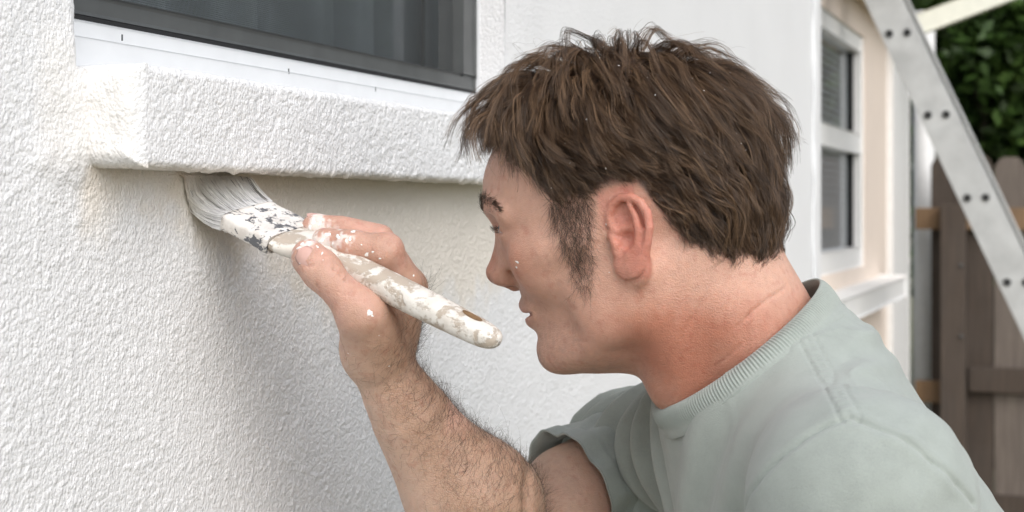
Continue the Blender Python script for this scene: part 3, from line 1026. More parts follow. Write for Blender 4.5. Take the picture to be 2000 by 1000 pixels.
def surface(field, lo, hi, h, project=2, clip=None):
    """naive surface nets on the blocks the surface passes through -> (verts, quads)"""
    B = 8
    lo = np.asarray(lo, float)
    nb = np.ceil((np.asarray(hi) - lo) / (h * B)).astype(int)
    gi = np.stack(np.meshgrid(*[np.arange(n) for n in nb], indexing="ij"), -1).reshape(-1, 3)
    cc = lo + (gi + 0.5) * B * h
    fc = np.concatenate([field.eval(cc[i:i + 400000]) for i in range(0, len(cc), 400000)])
    act = np.abs(fc) < B * h * 0.8666 * 1.35
    gi, cc = gi[act], cc[act]
    loc = np.stack(np.meshgrid(*[np.arange(B + 1)] * 3, indexing="ij"), -1).reshape(-1, 3)
    f = []
    for i in range(0, len(gi), 4000):
        pts = (lo + (gi[i:i + 4000, None, :] * B + loc[None]) * h).astype(np.float32)
        f.append(field.eval_blocks(pts, cc[i:i + 4000], B * h * 0.5).astype(np.float32))
    f = np.concatenate(f).reshape(-1, B + 1, B + 1, B + 1)
    corner = [f[:, dx:dx + B, dy:dy + B, dz:dz + B] for dx in (0, 1) for dy in (0, 1) for dz in (0, 1)]
    ins = [c < 0 for c in corner]
    cnt = sum(i.astype(np.int8) for i in ins)
    mask = (cnt > 0) & (cnt < 8)
    bi, ci, cj, ck = np.nonzero(mask)
    vals = np.stack([c[mask] for c in corner], -1)
    offs = np.array([(dx, dy, dz) for dx in (0, 1) for dy in (0, 1) for dz in (0, 1)], float)
    acc = np.zeros((len(bi), 3))
    num = np.zeros(len(bi))
    for a in range(8):
        for b in range(a + 1, 8):
            if np.abs(offs[a] - offs[b]).sum() != 1: continue
            va, vb = vals[:, a], vals[:, b]
            x = (va < 0) != (vb < 0)
            t = np.where(x, va / np.where(x, va - vb, 1), 0)
            acc += np.where(x[:, None], offs[a] + t[:, None] * (offs[b] - offs[a]), 0)
            num += x
    cell = gi[bi] * B + np.stack([ci, cj, ck], -1)
    V = lo + (cell + acc / num[:, None]) * h
    dims = nb * B + 2
    def cid(c): return (c[..., 0].astype(np.int64) * dims[1] + c[..., 1]) * dims[2] + c[..., 2]
    ids = cid(cell)
    order = np.argsort(ids)
    sid = ids[order]
    Fq = []
    o = np.eye(3, dtype=int)
    for ax in range(3):
        e = corner[0], corner[{0: 4, 1: 2, 2: 1}[ax]]
        x = (e[0] < 0) != (e[1] < 0)
        b2, i2, j2, k2 = np.nonzero(x)
        if len(b2) == 0: continue
        c0 = gi[b2] * B + np.stack([i2, j2, k2], -1)
        flip = (e[0][x] < 0)
        u, v = o[(ax + 1) % 3], o[(ax + 2) % 3]
        q = np.stack([c0 - u - v, c0 - v, c0, c0 - u], 1)
        qi = cid(q)
        pos = np.clip(np.searchsorted(sid, qi), 0, len(sid) - 1)
        ok = (sid[pos] == qi).all(1)
        fc4 = order[pos]
        fc4 = np.where(flip[:, None], fc4, fc4[:, ::-1])
        Fq.append(fc4[ok])
    Fq = np.concatenate(Fq)
    for _ in range(project):
        # relax, then slide back to the surface
        V = relax(V, Fq, 0.5)
        V, nrm_ = snap(field, V, h)
    return V, Fq

def relax(V, Fq, lam, it=1):
    for _ in range(it):
        acc = np.zeros_like(V)
        cnt = np.zeros(len(V))
        for a in range(4):
            b = (a + 1) % 4
            for x, y in ((a, b), (b, a)):
                for c in range(3):
                    acc[:, c] += np.bincount(Fq[:, x], V[Fq[:, y], c], len(V))
                cnt += np.bincount(Fq[:, x], minlength=len(V))
        V = V + lam * (acc / np.maximum(cnt, 1)[:, None] - V)
    return V

def grad(field, V, e=0.0005):
    V = np.asarray(V, float)
    f0 = field.eval(V)
    g = np.stack([field.eval(V + np.eye(3)[c] * e) - f0 for c in range(3)], -1) / e
    return f0, g

def snap(field, V, h):
    f0, g = grad(field, V)
    g2 = np.maximum((g * g).sum(-1), 0.15)
    step = np.clip(f0 / g2, -h, h)
    V = V - step[:, None] * g
    return V, g / np.sqrt(np.maximum((g * g).sum(-1, keepdims=True), 1e-9))

def vert_normals(V, Fq):
    n = np.cross(V[Fq[:, 2]] - V[Fq[:, 0]], V[Fq[:, 3]] - V[Fq[:, 1]])
    out = np.zeros_like(V)
    for a in range(4):
        for c in range(3):
            out[:, c] += np.bincount(Fq[:, a], n[:, c], len(V))
    return out / np.maximum(np.linalg.norm(out, axis=1, keepdims=True), 1e-12)

# ------------------------------------------------------------------ joints of the person
yaw, pitch = math.radians(18), math.radians(8)
fh = np.array([-math.cos(yaw), math.sin(yaw), 0])
Lh = np.array([-math.sin(yaw), -math.cos(yaw), 0])
Fh = fh * math.cos(pitch) - UP * math.sin(pitch)
Uh = UP * math.cos(pitch) + fh * math.sin(pitch)
HO = P(1207, 470, 1.08) - 0.072 * Lh
HEAD = Frame(HO, np.stack([Fh, Lh, Uh]))          # local axes: forward, left (towards the camera), up
MM = 0.001
def hm(*a): return tuple(x * MM for x in a)

N0 = P(1440, 695, 1.145)                          # base of the neck
lean_a = math.radians(30)
ft_h = nrm([-0.995, -0.08, 0])
UT = math.cos(lean_a) * UP + math.sin(lean_a) * ft_h
FT = math.cos(lean_a) * ft_h - math.sin(lean_a) * UP
LT = np.cross(UT, FT)
TOR = Frame(N0, np.stack([FT, LT, UT]))
A_L = P(1684, 985, 0.955)                         # shoulder joints
A_R = P(1246, 912, 1.36)
E_R = P(1000, 1170, 1.20)                         # right elbow, below the picture
W_R = P(733, 692, 1.125)                          # right wrist
S_R = A_R + nrm([-0.75, -0.50, -0.25]) * 0.074    # where the right sleeve ends
E_L = A_L + np.array([0.035, -0.035, -0.285])
W_L = E_L + np.array([-0.06, 0.005, -0.245])
HIP = TOR.w((0, 0, -0.50))

def hand_right(f):
    wr = W_R
    mcp = [P(788, 556, 1.136), P(800, 560, 1.158), P(792, 580, 1.178), P(778, 606, 1.192)]
    # palm, behind the handle
    for q, m in enumerate(mcp):
        st = wr + (P(750, 660, 1.145) - wr) * 0.4 + (m - mcp[1]) * 0.35
        f.cone(st, m, 0.0175 if q < 3 else 0.0155, 0.0135 if q < 3 else 0.0115, 0.014)
    f.ell(P(750, 628, 1.152), (0.020, 0.024, 0.030), 0.02)
    # fingers: index, middle on top of the handle; ring and little curled behind it
    f.chain([mcp[0], P(754, 490, 1.120), P(684, 474, 1.122), P(633, 468, 1.130)], [0.0128, 0.0112, 0.0098, 0.0084], 0.006)
    f.ell(P(684, 481, 1.119), (0.013, 0.0095, 0.0090), 0.006)
    f.ell(P(640, 474, 1.127), (0.0105, 0.0085, 0.0082), 0.005)
    f.cone(P(756, 487, 1.120), P(752, 492, 1.118), 0.0118, 0.0112, 0.006)
    f.chain([mcp[1], P(742, 466, 1.144), P(668, 446, 1.148), P(614, 440, 1.152)], [0.0125, 0.0108, 0.0094, 0.0080], 0.004)
    f.ell(P(618, 442, 1.150), (0.0100, 0.0082, 0.0085), 0.004)
    f.chain([mcp[2], P(748, 512, 1.176), P(700, 520, 1.174), P(684, 548, 1.162)], [0.0120, 0.0100, 0.0088, 0.0078], 0.005)
    f.chain([mcp[3], P(745, 548, 1.196), P(708, 556, 1.190), P(694, 580, 1.176)], [0.0105, 0.0088, 0.0078, 0.0070], 0.005)
    # thumb
    cmc, tm, ti, tt = P(722, 668, 1.116), P(706, 612, 1.096), P(647, 550, 1.092), P(606, 503, 1.102)
    f.chain([wr + (cmc - wr) * 0.5, cmc, tm], [0.019, 0.0195, 0.0160], 0.012)
    f.chain([tm, ti, tt], [0.0152, 0.0126, 0.0108], 0.008)
    f.ell((ti + tt) / 2, (0.0132, 0.0122, 0.0132), 0.010)
    f.ell(P(600, 502, 1.104), (0.0112, 0.0098, 0.0122), 0.006)
    f.cone(P(714, 622, 1.100), P(724, 644, 1.106), 0.0160, 0.017, 0.012)             # bulge of the thumb's knuckle
    # web between thumb and index
    f.cone(P(735, 622, 1.132), P(775, 580, 1.142), 0.0115, 0.0105, 0.014)
    # creases across the thumb joint
    d = nrm(tt - tm)
    side = nrm(np.cross(d, np.array([0, -1.0, 0])))
    for (px, py, dd) in ((652, 546, 0), (662, 560, 0), (640, 538, 0)):
        c = P(px, py, 1.0845)
        f.cone(c - side * 0.008, c + side * 0.008, 0.0007, 0.0007, 0.0025, sub=True)
    # fold round the thumb nail, creases over the finger joints
    f.chain([P(588, 508, 1.0900), P(602, 521, 1.0846), P(618, 520, 1.0826), P(629, 508, 1.0846), P(627, 492, 1.0894)], 0.0007, 0.0018, sub=True)
    for ch in ([P(738, 492, 1.1068), P(745, 480, 1.1071), P(757, 474, 1.1085)], [P(746, 497, 1.1066), P(752, 486, 1.1066), P(762, 480, 1.108)], [P(684, 482, 1.1091), P(688, 470, 1.1099), P(694, 462, 1.1119)]):
        f.chain(ch, [0.0003, 0.0006, 0.0003], 0.0020, sub=True)
    f.chain([P(640, 455, 1.128), P(690, 458, 1.120), P(735, 468, 1.122)], [0.0010, 0.0012, 0.0008], 0.003, sub=True)
    # nails
    return dict(cmc=cmc, tm=tm, ti=ti, tt=tt, mcp=mcp)

def hand_left(f):
    d = nrm(W_L - E_L)
    fw = nrm(np.array([-1.0, 0.1, 0]) - d * np.dot([-1.0, 0.1, 0], d))
    sd = np.cross(d, fw)
    for i in range(4):
        o = fw * (0.030 - 0.019 * i)
        m = W_L + d * (0.088 - 0.004 * abs(i - 1)) + o
        f.cone(W_L + o * 0.6, m, 0.015, 0.0120, 0.014)
        Ls = (0.042, 0.047, 0.043, 0.034)[i]
        cu = sd * 0.35
        p1 = m + nrm(d + cu * 0.5) * Ls
        p2 = p1 + nrm(d + cu * 1.4) * Ls * 0.62
        p3 = p2 + nrm(d + cu * 2.2) * Ls * 0.45
        f.chain([m, p1, p2, p3], [0.011, 0.0095, 0.0085, 0.0075], 0.003)
    t0 = W_L + d * 0.02 + fw * 0.022
    t1 = t0 + nrm(d * 0.7 + fw * 0.6 + sd * 0.4) * 0.045
    t2 = t1 + nrm(d + fw * 0.25 + sd * 0.3) * 0.032
    t3 = t2 + nrm(d + sd * 0.3) * 0.026
    f.chain([t0, t1, t2, t3], [0.016, 0.013, 0.0112, 0.009], 0.008)

def head(f):
    H = HEAD
    # cranium
    f.ell(hm(8, 0, 44), hm(102, 76, 93), 0.0, fr=H)
    f.ell(hm(-45, 0, 20), hm(48, 60, 52), 0.03, fr=H)
    # face: loft over height
    tab = np.array([  # w, u_front, half width, u of widest, back extent, exponent
        (-93, 66, 16, 46, 20, 2.0), (-89.5, 77, 24, 44, 26, 2.0), (-86, 82, 29, 40, 30, 2.0), (-81, 86, 35, 34, 34, 2.0), (-74, 88, 41, 26, 36, 2.0),
        (-64, 87, 48, 18, 36, 2.0), (-52, 88, 53.5, 14, 36, 2.0), (-43, 90, 56.5, 14, 36, 2.0), (-33, 94, 60, 16, 38, 2.0), (-22, 98, 63, 20, 42, 2.0),
        (-8, 99, 66, 22, 46, 2.05), (6, 98, 67.5, 22, 46, 2.1), (20, 99, 67.5, 20, 46, 2.15), (32, 103, 67, 18, 46, 2.2), (45, 107, 66.5, 14, 46, 2.2), (60, 107, 66, 10, 46, 2.15), (80, 102, 62, 6, 46, 2.1)], float)
    tab[:, :5] *= MM
    def fn(p):
        q = H.l(p)
        u, v, w = q[..., 0], q[..., 1], q[..., 2]
        g = [np.interp(w, tab[:, 0], tab[:, c]) for c in range(1, 6)]
        a = np.where(u > g[2], g[0] - g[2], g[3])
        e = g[4]
        r = (np.abs((u - g[2]) / a) ** e + np.abs(v / g[1]) ** e) ** (1 / e)
        sc = np.minimum(g[0] - g[2], g[1]) * sstep(-0.02, 0.02, u - g[2]) + np.minimum(g[3], g[1]) * (1 - sstep(-0.02, 0.02, u - g[2]))
        d = (r - 1) * sc * 0.92
        return smax(smax(d, tab[0, 0] - w, 0.022), w - 0.078, 0.03)
    c = H.w(hm(30, 0, -10))
    f.add(fn, c - 0.14, c + 0.14, 0.022)
    for sg in (1, -1):
        m = lambda *a: (a[0] * MM, sg * a[1] * MM, a[2] * MM)
        f.chain([m(105, 5, 36), m(104.5, 18, 40), m(96, 37, 40), m(86, 51, 31)], hm(5.5, 6.5, 6.0, 4.5), 0.012, fr=H)   # brow
        f.ell(m(62, 44, -9), hm(22, 15, 20), 0.018, fr=H)                                                            # cheek
        f.chain([m(75, 47, -1), m(56, 60, 1), m(28, 66, 4)], hm(8, 7, 5), 0.016, fr=H)                                 # cheekbone
        f.ell(m(111, 36, 21), hm(17, 17, 11), 0.008, sub=True, fr=H)                                                # socket
        f.ell(m(86.5, 33, 19.5), hm(13.6, 14.2, 13.2), 0.007, fr=H)                                                  # lids
        f.chain([m(98, 22, 18.4), m(99.5, 29, 20.2), m(98, 37, 20.2), m(92, 45, 18.0)], hm(1.8, 3.5, 3.5, 1.4), 0.0012, sub=True, fr=H)   # opening between the lids
        f.chain([m(99, 20, 23.5), m(101, 31, 26), m(95, 44, 23.5)], hm(0.8, 0.9, 0.8), 0.003, sub=True, fr=H)         # lid crease
    # nose
    f.chain([hm(99, 0, 27), hm(105, 0, 14), hm(110.5, 0, 2), hm(114.5, 0, -9.5)], hm(7.0, 6.6, 7.6, 9.4), 0.012, fr=H)
    for sg in (1, -1):
        m = lambda *a: (a[0] * MM, sg * a[1] * MM, a[2] * MM)
        f.cone(m(98, 9, 10), m(102, 13, -8), 0.006, 0.008, 0.012, fr=H)
        f.ell(m(107, 12.5, -14.5), hm(10, 6.2, 7.2), 0.006, fr=H)
        f.ell(m(116, 5, -11), hm(6, 5.5, 6.5), 0.006, fr=H)
    f.cone(hm(113, 0, -16), hm(104, 0, -22), 0.004, 0.0045, 0.006, fr=H)
    for sg in (1, -1):
        m = lambda *a: (a[0] * MM, sg * a[1] * MM, a[2] * MM)
        f.chain([m(115, 8, -22), m(106, 9, -22.5), m(107, 8, -15)], hm(2.6, 3.5, 2.6), 0.002, sub=True, fr=H)
        f.chain([m(99, 18.5, -6), m(96.5, 20, -16), m(98, 17, -23)], hm(0.8, 1.2, 0.8), 0.006, sub=True, fr=H)        # crease round the wing
        f.chain([m(97, 22, -18), m(93, 29, -30), m(86, 34, -42)], hm(1.0, 1.6, 1.2), 0.012, sub=True, fr=H)           # cheek fold
    # mouth
    f.ell(hm(75, 0, -42), hm(19.5, 25, 24), 0.012, fr=H)
    f.chain([hm(84, -24, -44.2), hm(91.5, -13, -41), hm(96, -4, -38.2), hm(95.6, 0, -39), hm(96, 4, -38.2), hm(91.5, 13, -41), hm(84, 24, -44.2)], hm(2.0, 3.8, 4.8, 4.8, 4.8, 3.8, 2.0), 0.006, fr=H)
    f.chain([hm(83.5, -22, -46), hm(89.5, -12, -50), hm(92.2, 0, -51.4), hm(89.5, 12, -50), hm(83.5, 22, -46)], hm(2.0, 4.4, 5.2, 4.4, 2.0), 0.005, fr=H)
    f.chain([hm(86, -25, -45), hm(93.5, -13, -45.2), hm(97.5, 0, -44.6), hm(93.5, 13, -45.2), hm(86, 25, -45)], hm(0.9, 1.8, 2.2, 1.8, 0.9), 0.003, sub=True, fr=H)
    f.chain([hm(84, -26, -45), hm(92, -13, -45.4), hm(95, 0, -44.6), hm(92, 13, -45.4), hm(84, 26, -45)], hm(0.9, 1.2, 1.2, 1.2, 0.9), 0.002, sub=True, fr=H)
    f.chain([hm(92, -16, -63), hm(97, 0, -65), hm(92, 16, -63)], hm(2.5, 3.5, 2.5), 0.010, sub=True, fr=H)               # fold under the lip
    f.ell(hm(73, 0, -76), hm(15, 19, 12.5), 0.010, fr=H)                                                           # chin
    for sg in (1, -1):
        m = lambda *a: (a[0] * MM, sg * a[1] * MM, a[2] * MM)
        f.chain([m(2, 52, -54), m(36, 45, -71), m(70, 20, -79)], hm(8, 8, 8), 0.020, fr=H)                            # jaw
        f.ell(m(20, 53, -38), hm(22, 13, 28), 0.018, fr=H)
        ear(f, m)
    f.ell(hm(34, 0, -76), hm(40, 34, 14), 0.02, fr=H)                                                                # under the chin

def ear(f, m):
    H = HEAD
    sg = 1 if m(0, 1, 0)[1] > 0 else -1
    m0, es = m, 0.87
    m = lambda a, b, c: m0(-9 + (a + 9) * es, 72 + (b - 72) * 0.95, -6 + (c + 6) * 0.84)
    hm = lambda *a: tuple(x * MM * es for x in a)
    # plate flaring out to the rear, leaning back at the top
    e1 = nrm([-math.cos(0.42) * 0.96, sg * math.sin(0.42), 0.10])
    e3 = nrm(np.array([-0.30, sg * 0.05, 0.95]) - e1 * np.dot(e1, [-0.30, sg * 0.05, 0.95]))
    e2 = np.cross(e3, e1)
    f.ell(m(-11, 77, 5), hm(16.5, 4.2, 30), 0.004, fr=H, rot=np.stack([e1, e2, e3]))
    f.ell(m(-3, 74, -18), hm(7, 4.2, 8), 0.005, fr=H)
    # helix
    f.chain([m(0, 77, 8), m(4.5, 76.5, 15), m(4.5, 77, 24), m(0, 78.5, 31.5), m(-8, 81, 36), m(-17, 83.5, 35.5), m(-25, 86, 29.5), m(-29.5, 87.5, 20), m(-29.5, 87.5, 8), m(-25.5, 85.5, -4), m(-18.5, 82.5, -14), m(-10, 78.5, -22)],
            hm(1.8, 2.6, 3.0, 3.3, 3.6, 3.7, 3.7, 3.8, 3.8, 3.7, 3.6, 3.8), 0.003, fr=H)
    # deep bowl, the hollow above it, the groove inside the rim
    f.ell(m(-8, 85.5, 0), hm(9.0, 12.0, 10.0), 0.0016, sub=True, fr=H)
    f.ell(m(-7, 85.5, 20), hm(9.5, 10.5, 10.0), 0.0016, sub=True, fr=H)
    f.chain([m(-18, 87, 28), m(-24.2, 89, 19), m(-24.8, 89, 8), m(-20.5, 86.5, -4)], hm(1.9, 2.0, 1.9, 1.4), 0.0015, sub=True, fr=H)
    # ridge between the hollows, antihelix
    f.chain([m(3, 76, 9), m(-4, 76.5, 10), m(-12, 78, 11)], hm(2.4, 2.0, 1.4), 0.003, fr=H)
    f.chain([m(-15, 84, 29), m(-19, 85, 19), m(-20, 85.2, 7), m(-17.5, 83.5, -4.5), m(-11.5, 80, -12)], hm(2.0, 2.8, 3.0, 2.9, 2.6), 0.003, fr=H)
    f.ell(m(-0.8, 76, -2.5), hm(1.9, 7, 3.6), 0.0015, sub=True, fr=H)                                # canal
    f.chain([m(5.5, 75.5, 5), m(2.0, 79.5, -1), m(2.5, 77.5, -8)], hm(3.0, 3.5, 3.0), 0.003, fr=H)                    # tragus
    f.ell(m(-10, 79, -13), hm(4, 3, 3.2), 0.004, fr=H)
    f.cone(m(-3.5, 83, -10), m(-4.5, 74, -9), 0.0022, 0.002, 0.0015, sub=True, fr=H)

CREASE = [P(1050, 870, 1.20), P(1036, 905, 1.16), P(1028, 960, 1.14), P(1024, 1040, 1.14)]
def build_body():
    f = Field()
    H = HEAD
    # shoulders and trunk under the shirt
    f.ell((0.012, 0, -0.18), (0.082, 0.140, 0.150), 0.0, fr=TOR)
    for A, sg in ((A_L, 1), (A_R, -1)):
        f.cone(TOR.w((-0.014, 0.02 * sg, -0.070)), A + UT * 0.002, 0.044, 0.034, 0.03)
        f.ell(A, (0.046, 0.046, 0.050) if sg > 0 else (0.044, 0.044, 0.046), 0.025)
    # neck
    f.cone(H.w(hm(-8, 0, -45)), N0 + FT * 0.006 - UT * 0.02, 0.053, 0.047, 0.030)
    f.cone(H.w(hm(-50, 0, -18)), TOR.w((-0.032, 0, -0.045)), 0.047, 0.038, 0.026)
    f.cone(H.w(hm(-34, 24, -20)), TOR.w((-0.012, 0.028, -0.02)), 0.036, 0.034, 0.026)
    f.cone(H.w(hm(-34, -24, -20)), TOR.w((-0.012, -0.028, -0.02)), 0.036, 0.034, 0.026)
    head(f)
    f.cone(H.w(hm(-14, 58, -24)), P(1352, 800, 1.118), 0.013, 0.010, 0.025)
    f.cone(H.w(hm(-14, -58, -24)), P(1330, 800, 1.155), 0.013, 0.011, 0.025)
    f.ell(P(1300, 752, 1.125), (0.010, 0.012, 0.014), 0.02)                        # throat
    # skin folds on the neck
    f.chain([P(1535, 562, 1.1012), P(1500, 585, 1.0873), P(1470, 608, 1.0813), P(1440, 640, 1.0794)], [0.0001, 0.0005, 0.0005, 0.0001], 0.0025, sub=True)
    f.chain([P(1378, 575, 1.0771), P(1360, 605, 1.0794), P(1340, 640, 1.0824), P(1330, 662, 1.0843)], [0.0001, 0.0003, 0.0003, 0.0001], 0.002, sub=True)
    f.chain([P(1480, 640, 1.0813), P(1440, 680, 1.0813), P(1400, 715, 1.0888)], [0.0001, 0.0003, 0.0001], 0.002, sub=True)
    # right arm, raised
    f.chain([A_R, S_R, E_R], [0.046, 0.046, 0.043], 0.03)
    f.chain([E_R, E_R + (W_R - E_R) * 0.35, E_R + (W_R - E_R) * 0.75, W_R + (E_R - W_R) * 0.06, W_R], [0.041, 0.039, 0.0285, 0.0200, 0.0200], 0.02)
    f.ell(P(925, 968, 1.165), (0.038, 0.040, 0.042), 0.03)                         # forearm muscle on the thumb side
    f.ell(P(972, 985, 1.175), (0.032, 0.038, 0.034), 0.03)
    f.cone(P(890, 925, 1.165), P(775, 765, 1.135), 0.028, 0.0165, 0.02)
    f.chain(CREASE, 0.0014, 0.010, sub=True)                                        # crease of the bent elbow
    f.cone(W_R, P(748, 655, 1.14), 0.0205, 0.0205, 0.015)
    J = hand_right(f)
    # left arm, hanging
    f.chain([A_L, (A_L + E_L) / 2, E_L], [0.046, 0.043, 0.037], 0.02)
    f.chain([E_L, E_L + (W_L - E_L) * 0.3, W_L], [0.040, 0.039, 0.024], 0.02)
    hand_left(f)
    return f.close(), J
BODY, HJ = build_body()
import time as _t
_t0 = _t.time()
V1, F1 = surface(BODY, (-0.24, 0.82, 0.62), (0.52, 1.50, 1.71), 0.0016, 2)
print("BODY", V1.shape, F1.shape, round(_t.time() - _t0, 1), "s")
# ------------------------------------------------------------------ skin
def lerp(a, b, t): return a + (b - a) * t[..., None]
def skin_colours(V, Nv):
    q = HEAD.l(V) * 1000
    u, v, w = q[:, 0], q[:, 1], q[:, 2]
    av = np.abs(v)
    base = np.array([0.63, 0.385, 0.295])
    col = np.tile(base, (len(V), 1))
    # how ruddy the skin is: nose, cheeks, ears, back of the jaw and neck
    def blob(c, r): return np.exp(-((((q * [1, 1, 1]) - np.array(c)) / np.array(r)) ** 2).sum(1))
    qa = np.c_[u, av, w]
    def blob2(c, r): return np.exp(-(((qa - np.array(c)) / np.array(r)) ** 2).sum(1))
    head_m = sstep(-120, -95, w) * sstep(112, 104, u) * (av < 75)
    red = 0.75 * blob2((112, 0, -10), (14, 16, 18)) + 0.55 * blob2((75, 48, -6), (26, 20, 20)) + 1.0 * blob2((-16, 82, 6), (20, 10, 38)) + 0.62 * blob2((-14, 52, -72), (52, 34, 44))
    neck = sstep(-35, -75, w) * sstep(20, -25, u)
    red = red + 0.45 * neck * sstep(-170, -110, w)
    red = red * (0.72 + 0.56 * vnoise(V, 60.0, 31)) * (0.8 + 0.4 * vnoise(V, 180.0, 32))
    col = lerp(col, np.array([0.52, 0.20, 0.125]), np.clip(red, 0, 0.80))
    ear_m = (av > 75) * sstep(-40, -34, u) * sstep(12, 6, u) * sstep(-32, -26, w) * sstep(40, 34, w)
    col = lerp(col, np.array([0.58, 0.215, 0.165]), ear_m * (0.35 + 0.35 * vnoise(V, 90.0, 39)))
    lip = blob2((93, 8, -45), (10, 17, 6.5)) * (q[:, 0] > 84)
    col = lerp(col, np.array([0.48, 0.21, 0.165]), np.clip(lip * 0.8, 0, 0.7))
    # shaven beard
    beard = blob2((86, 0, -80), (26, 34, 20)) + blob2((97, 8, -31), (11, 20, 8)) + 0.7 * blob2((50, 45, -66), (40, 26, 20)) + 0.7 * blob2((45, 20, -92), (42, 40, 13))
    beard = np.clip(beard, 0, 1) * (1 - np.clip(lip * 1.6, 0, 1)) * (0.35 + 1.3 * vnoise(V, 520.0, 33)) * (u < 112) * (w > -125) * (u > -5)
    col = lerp(col, np.array([0.20, 0.150, 0.130]), np.clip(beard * 0.32, 0, 0.45))
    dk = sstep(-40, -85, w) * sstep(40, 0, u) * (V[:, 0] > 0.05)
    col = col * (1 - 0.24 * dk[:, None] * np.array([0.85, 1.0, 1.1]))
    # arm: hairy outer side tanned, inner side pale; fingers pink
    r_arm = (V[:, 0] < 0.055) & (V[:, 2] < 1.53) & (w < -60)
    arm_t = ((V - E_R) @ (W_R - E_R)) / np.dot(W_R - E_R, W_R - E_R)
    s_side = ((V - E_R) @ nrm(np.cross(W_R - E_R, [0, -1.0, 0])))
    tan = sstep(-0.024, 0.012, s_side * (1 if True else -1)) if np.dot(np.cross(W_R - E_R, [0, -1.0, 0]), [1, 0, 0]) > 0 else sstep(-0.024, 0.012, -s_side)
    arm_c = lerp(np.tile(np.array([0.56, 0.39, 0.30]), (len(V), 1)), np.array([0.37, 0.232, 0.155]), tan * 0.85)
    fing = sstep(1.02, 1.30, arm_t)
    arm_c = lerp(arm_c, np.array([0.56, 0.37, 0.28]), sstep(0.0, 0.06, V[:, 0]))
    arm_c = lerp(arm_c, np.array([0.60, 0.345, 0.275]), fing * (0.5 + 0.5 * vnoise(V, 90.0, 34)))
    mix = np.maximum(sstep(-0.042, -0.052, V[:, 0]) * (V[:, 2] < 1.56), sstep(0.095, 0.045, V[:, 0]) * sstep(-110, -130, w)) * (0.86 + 0.14 * vnoise(V, 140.0, 35))
    col = col * (1 - mix[:, None]) + arm_c * mix[:, None]
    # paint rubbed into the fingers
    pn = vnoise(V, 170.0, 37) * 0.6 + vnoise(V, 420.0, 38) * 0.4
    rub = np.zeros(len(V))
    for c, r in ((P(618, 440, 1.150), 0.016), (P(640, 470, 1.127), 0.017), (P(668, 470, 1.118), 0.013), (P(590, 488, 1.100), 0.012)):
        rub = np.maximum(rub, np.exp(-((V - c) ** 2).sum(1) / r ** 2))
    pm = sstep(0.50, 0.62, pn + 0.22 * rub - 0.12) * sstep(0.25, 0.55, rub)
    col = lerp(col, np.array([0.80, 0.74, 0.70]), pm * 0.85)
    # scalp under the hair, darkened to paint in the shade between strands
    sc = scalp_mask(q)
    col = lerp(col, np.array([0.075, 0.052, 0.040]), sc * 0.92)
    col *= (0.94 + 0.12 * vnoise(V, 300.0, 36))[:, None]
    return col

def hairline(q):
    """> 0 where head hair grows (mm from the hairline, roughly)"""
    u, v, w = q[:, 0], q[:, 1], q[:, 2]
    av = np.abs(v)
    # along the side view: lower limit of the hair as a function of u
    uu = np.array([-110, -95, -80, -60, -45, -36, -28, -20, -8, 6, 14, 24, 34, 46, 54, 62, 69, 84, 100, 115, 130])
    ww = np.array([-22, -24, -23, -16, -6, 9, 24, 37, 40, 38, 35, 33, 33, 38, 49, 62, 76, 86, 91, 93, 94])
    lim = np.interp(u, uu, ww)
    return w - lim
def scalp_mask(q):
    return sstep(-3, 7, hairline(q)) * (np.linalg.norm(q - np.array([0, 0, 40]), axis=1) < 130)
def sideburn(q):
    u, v, w = q[:, 0], q[:, 1], q[:, 2]
    lo, hi = -32.0, 38.0
    c = 30 + 0.0 * w
    hw = (10.5 + 6.0 * sstep(0, 28, w)) * np.sqrt(np.clip((w + 34) / 16.0, 0.05, 1))
    return (np.abs(u - c) < hw) & (w > lo) & (w < hi) & (np.abs(v) > 45)

person = empty("person", (float(HIP[0]), float(HIP[1]), 0.0))
tag(person, "brown-haired man in a pale green T-shirt painting under the sill with a brush", "person")
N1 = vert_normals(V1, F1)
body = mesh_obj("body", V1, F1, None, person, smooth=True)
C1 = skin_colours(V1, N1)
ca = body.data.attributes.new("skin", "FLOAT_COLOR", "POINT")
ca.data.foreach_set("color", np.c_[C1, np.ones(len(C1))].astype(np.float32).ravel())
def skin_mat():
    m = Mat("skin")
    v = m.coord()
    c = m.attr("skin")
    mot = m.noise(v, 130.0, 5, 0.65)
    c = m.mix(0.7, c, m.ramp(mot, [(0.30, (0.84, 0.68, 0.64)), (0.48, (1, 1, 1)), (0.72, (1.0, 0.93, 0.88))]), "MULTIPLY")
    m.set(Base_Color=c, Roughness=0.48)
    m.b.inputs["Specular IOR Level"].default_value = 0.42
    m.b.inputs["Subsurface Weight"].default_value = 0.22
    m.b.inputs["Subsurface Radius"].default_value = (1.0, 0.35, 0.18)
    m.b.inputs["Subsurface Scale"].default_value = 0.006
    pores = m.voronoi(v, 900.0)
    lines = m.noise(m.coord(scale=(1, 1, 1.6)), 420.0, 4, 0.7)
    m.bump(m.math("ADD", m.math("MULTIPLY", pores, 0.6), lines), 0.6, 0.0008)
    return m.m
M["skin"] = skin_mat()
body.data.materials.append(M["skin"])

